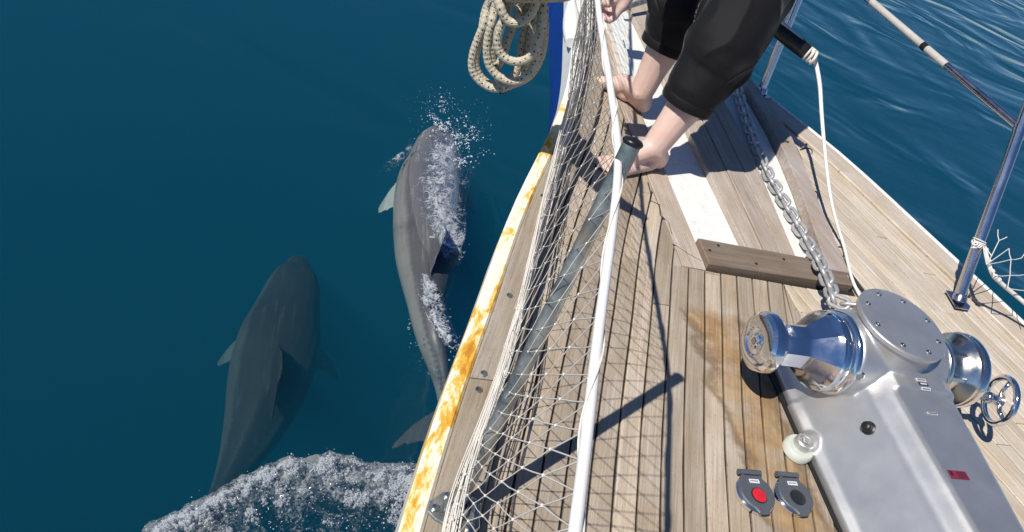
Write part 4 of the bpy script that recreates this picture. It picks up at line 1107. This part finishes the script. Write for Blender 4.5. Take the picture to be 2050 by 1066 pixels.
# ------------------------------------------------------------------ splash, spray and bow wave
ICO = None
def ico_data():
    bm = bmesh.new(); bmesh.ops.create_icosphere(bm, subdivisions=1, radius=1); vs = np.array([v.co[:] for v in bm.verts]); fs = np.array([[v.index for v in f.verts] for f in bm.faces]); bm.free(); return vs, fs
IV, IF = ico_data()
def droplets(name, items, mat, parent=None):
    """items: (x,y,z,rx,ry,rz)"""
    A = np.array(items); n = len(A)
    rng = np.random.default_rng(4)
    vs = (IV[None]*(1+rng.normal(0, .16, (n, len(IV), 1)))*A[:, None, 3:6]+A[:, None, :3]).reshape(-1, 3)
    fs = (IF[None]+(np.arange(n)*len(IV))[:, None, None]).reshape(-1, 3)
    me = bpy.data.meshes.new(name); me.from_pydata(vs.tolist(), [], fs.tolist()); me.materials.append(M[mat])
    for p in me.polygons: p.use_smooth = True
    o = bpy.data.objects.new(name, me); COL.objects.link(o)
    tag(o, kind='stuff'); return o
rn = random.Random(21); items = []
def ball(p, r, fl=1): items.append((p[0], p[1], p[2], r*rn.uniform(.7, 1.4), r*rn.uniform(.7, 1.4), r*rn.uniform(.6, 1.2)*fl))
# spray thrown up in front of the head and to its right
for (x0, y0, sx, sy, n_, hmax, r_) in ((884, 258, 9, 9, 120, .06, .0045), (880, 236, 13, 12, 110, .16, .0030), (888, 205, 9, 9, 40, .26, .0032), (866, 222, 24, 20, 90, .22, .0016), (912, 285, 10, 12, 90, .07, .0042), (932, 268, 16, 15, 130, .15, .0036), (948, 290, 18, 16, 90, .16, .0028), (950, 235, 26, 24, 110, .24, .0015), (922, 322, 10, 7, 60, .05, .0048), (905, 240, 40, 34, 120, .28, .0013), (856, 268, 16, 8, 40, .05, .002)):
    for k in range(n_):
        x, y = x0+rn.gauss(0, sx), y0+rn.gauss(0, sy)
        if mnoise.noise(V((x*.05, y*.05, 11))) < -.22: continue
        ball(at(x, y, SEA+.01+hmax*rn.random()), min(.009, abs(rn.gauss(0, r_*.7))+r_*.35))
droplets('spray', items, 'droplet')['label'] = 'white water droplets thrown up by the surfacing dolphin'
# froth running over the back
bpy.context.view_layer.update()
items = []
db = [c for c in dol1.children][0]
def on_back(px, py):
    o_ = V(CAM); dd = (at(px, py, -1)-o_).normalized(); ok, loc, nr, idx = db.ray_cast(o_-ROOTLOC[db], dd)
    return (loc+ROOTLOC[db]) if ok else at(px, py, SEA)
path = [(885, 275, 20), (880, 310, 24), (885, 345, 26), (880, 380, 30), (872, 400, 34), (880, 430, 22), (900, 455, 18), (908, 480, 14), (910, 510, 14)]
for k in range(5200):
    i = rn.randrange(len(path)-1); t = rn.random(); a, b = path[i], path[i+1]
    w_ = a[2]+(b[2]-a[2])*t; x = a[0]+(b[0]-a[0])*t+rn.gauss(0, w_*.62); y = a[1]+(b[1]-a[1])*t+rn.gauss(0, 10)
    nn = mnoise.fractal(V((x*.055, y*.04, 3)), .8, 2.2, 4)
    if nn < .02: continue
    p = on_back(x, y); ball((p.x, p.y, max(p.z, SEA)+.002), min(.005, abs(rn.gauss(0, .0016))+.0007+.0015*max(0, nn-.3)), .6)
for k in range(420):
    t = rn.random(); x = 848-7*t+rn.gauss(0, 3.2); y = 562+80*t
    p = on_back(x, y); ball((p.x, p.y, max(p.z, SEA)+.002), abs(rn.gauss(0, .0024))+.001, .5)
for k in range(1100):
    t = rn.random(); x = 842+44*t+rn.gauss(0, 15); y = 640+105*t+rn.gauss(0, 8)
    if mnoise.fractal(V((x*.09, y*.07, 7)), .8, 2.1, 4) < .12: continue
    p = on_back(x, y); ball((p.x, p.y, SEA+.002), abs(rn.gauss(0, .0022))+.0008, .4)
for k in range(26):
    x, y = rn.choice(((908, 512), (912, 522), (900, 495), (880, 452), (872, 470)));
    p = on_back(x+rn.gauss(0, 6), y+rn.gauss(0, 6)); ball((p.x, p.y, max(p.z, SEA)+.003), rn.uniform(.006, .012), .5)
droplets('back_froth', items, 'foam')['label'] = 'white froth washing over the back of the surfacing dolphin'
def film(name, label, fx, nu, nv, lift, mat):
    vs = []
    for j in range(nv+1):
        for i in range(nu+1):
            x, y = fx(i/nu, j/nv); p = on_back(x, y); e = min(i, nu-i, j, nv-j)
            n_ = mnoise.fractal(V((x*.06, y*.06, 2)), .8, 2.1, 5)
            vs.append((p.x, p.y, max(p.z, SEA)+lift*(1+n_)*min(1, e/4)-.004*(e == 0)))
    fs = [(j*(nu+1)+i, j*(nu+1)+i+1, (j+1)*(nu+1)+i+1, (j+1)*(nu+1)+i) for j in range(nv) for i in range(nu)]
    me = bpy.data.meshes.new(name); me.from_pydata(vs, [], fs); me.materials.append(M[mat])
    for p in me.polygons: p.use_smooth = True
    th = me.attributes.new('thin', 'FLOAT', 'POINT'); th.data.foreach_set('value', np.array([1-min(1, min(i, nu-i)/(nu*.3), min(j, nv-j)/(nv*.12)) for j in range(nv+1) for i in range(nu+1)], dtype=np.float32))
    o = bpy.data.objects.new(name, me); COL.objects.link(o); tag(o, label, kind='stuff')
film('washing_water', 'thin sheet of white water washing over the back of the surfacing dolphin', lambda u, v: (interp(v, [(0, 868), (.2, 842), (.45, 828), (.7, 850), (1, 890)])*(1-u)+interp(v, [(0, 905), (.2, 930), (.7, 930), (1, 924)])*u, 262+275*v), 60, 120, .008, 'washing_water')
film('tail_wash', 'rippling clear water closing over the tail of the surfacing dolphin', lambda u, v: (interp(v, [(0, 835), (.4, 832), (1, 862)])*(1-u)+interp(v, [(0, 872), (1, 905)])*u, 560+200*v), 40, 90, .006, 'washing_water')
# smooth crest pushed aside by the head
def crest(name, label, ctr, wd, h):
    C_ = crv(ctr, 10); vs = []; n = 12
    for k, c in enumerate(C_):
        d_ = np.array(C_[min(k+1, len(C_)-1)])-np.array(C_[max(k-1, 0)]); d_ /= np.linalg.norm(d_); nn = np.array([-d_[1], d_[0]])
        for i in range(n+1):
            t = i/n*2-1; q = c+nn*t*wd; p = at(q[0], q[1], SEA); f = math.sin(math.pi*k/(len(C_)-1))
            vs.append((p.x, p.y, SEA+.004+h*f*(math.cos(t*math.pi)+1)/2))
    m_ = len(C_); fs = [(k*(n+1)+i, k*(n+1)+i+1, (k+1)*(n+1)+i+1, (k+1)*(n+1)+i) for k in range(m_-1) for i in range(n)]
    me = bpy.data.meshes.new(name); me.from_pydata(vs, [], fs); me.materials.append(M['washing_water'])
    for p in me.polygons: p.use_smooth = True
    th = me.attributes.new('thin', 'FLOAT', 'POINT'); th.data.foreach_set('value', np.array([.45+.55*max(abs(i/n*2-1), abs(k/(m_-1)*2-1))**2 for k in range(m_) for i in range(n+1)], dtype=np.float32))
    o = bpy.data.objects.new(name, me); COL.objects.link(o); tag(o, label, kind='stuff')
crest('head_wave', 'thin pale wave pushed aside by the head of the surfacing dolphin', [(842, 282), (826, 290), (822, 302), (800, 318), (776, 338), (758, 358)], 13, .03)
# bow wave
edge = [(240, 1110), (300, 1058), (360, 1030), (420, 1003), (480, 968), (520, 950), (560, 932), (610, 928), (660, 918), (710, 925), (745, 938), (790, 938), (830, 940), (880, 960)]
def edge_y(x): return interp(x, edge)-7*mnoise.fractal(V((x*.035, 3.3, 1)), .9, 2.1, 5)-2
items = []; rn = random.Random(31)
gx = np.linspace(180, 1000, 400); gy = np.linspace(-14, 220, 170)
vs = []; 
def wave_h(x, y):
    dpt = y-edge_y(x)
    s = max(0, min(1, dpt/28)); f = max(.25, 1-max(0, dpt-40)/260)
    n_ = mnoise.fractal(V((x*.035, y*.05, 0)), .8, 2.1, 6)
    return SEA-.012+s*(.055*f+.045*n_*f+.02)
EY = {x: edge_y(x) for x in gx}
for y in gy:
    for x in gx:
        Y = EY[x]+y; p = at(x, Y, SEA); vs.append((p.x, p.y, wave_h(x, Y)))
fs = [(j*400+i, j*400+i+1, (j+1)*400+i+1, (j+1)*400+i) for j in range(169) for i in range(399)]
me = bpy.data.meshes.new('bow_wave'); me.from_pydata(vs, [], fs); me.materials.append(M['froth_sheet'])
for p in me.polygons: p.use_smooth = True
th = me.attributes.new('thin', 'FLOAT', 'POINT'); th.data.foreach_set('value', np.array([min(1, max(0, (y-45)/75)) for y in gy for x in gx], dtype=np.float32))
bwv = bpy.data.objects.new('bow_wave', me); COL.objects.link(bwv); tag(bwv, 'frothing white bow wave rolling off the port side of the hull', kind='stuff')
for k in range(70000):
    x = rn.uniform(250, 900); dy = abs(rn.gauss(0, 62))-3 if rn.random() < .8 else rn.uniform(0, 190)
    y = edge_y(x)+dy
    if y > 1120: continue
    cl = mnoise.fractal(V((x*.022, y*.03, 4)), 1.0, 2.0, 4)
    if cl < -.02+.0065*max(0, dy-40): continue
    p = at(x, y, SEA); r = abs(rn.gauss(0, .0017))+.0008
    if rn.random() < .015: r *= 1.6
    ball((p.x, p.y, wave_h(x, y)+rn.uniform(-.003, .006)+(.022*rn.random()**4)), r, .8)
droplets('bow_wave_froth', items, 'foam')['label'] = 'clumped white foam bubbles on the bow wave'
items = []
for k in range(700):
    x = rn.uniform(290, 880); y = edge_y(x)+rn.uniform(-9, 150); p = at(x, y, SEA)
    ball((p.x, p.y, wave_h(x, y)+abs(rn.gauss(0, .03))), abs(rn.gauss(0, .0011))+.0008)
droplets('wave_spray', items, 'droplet')['label'] = 'small bright droplets above the bow wave'
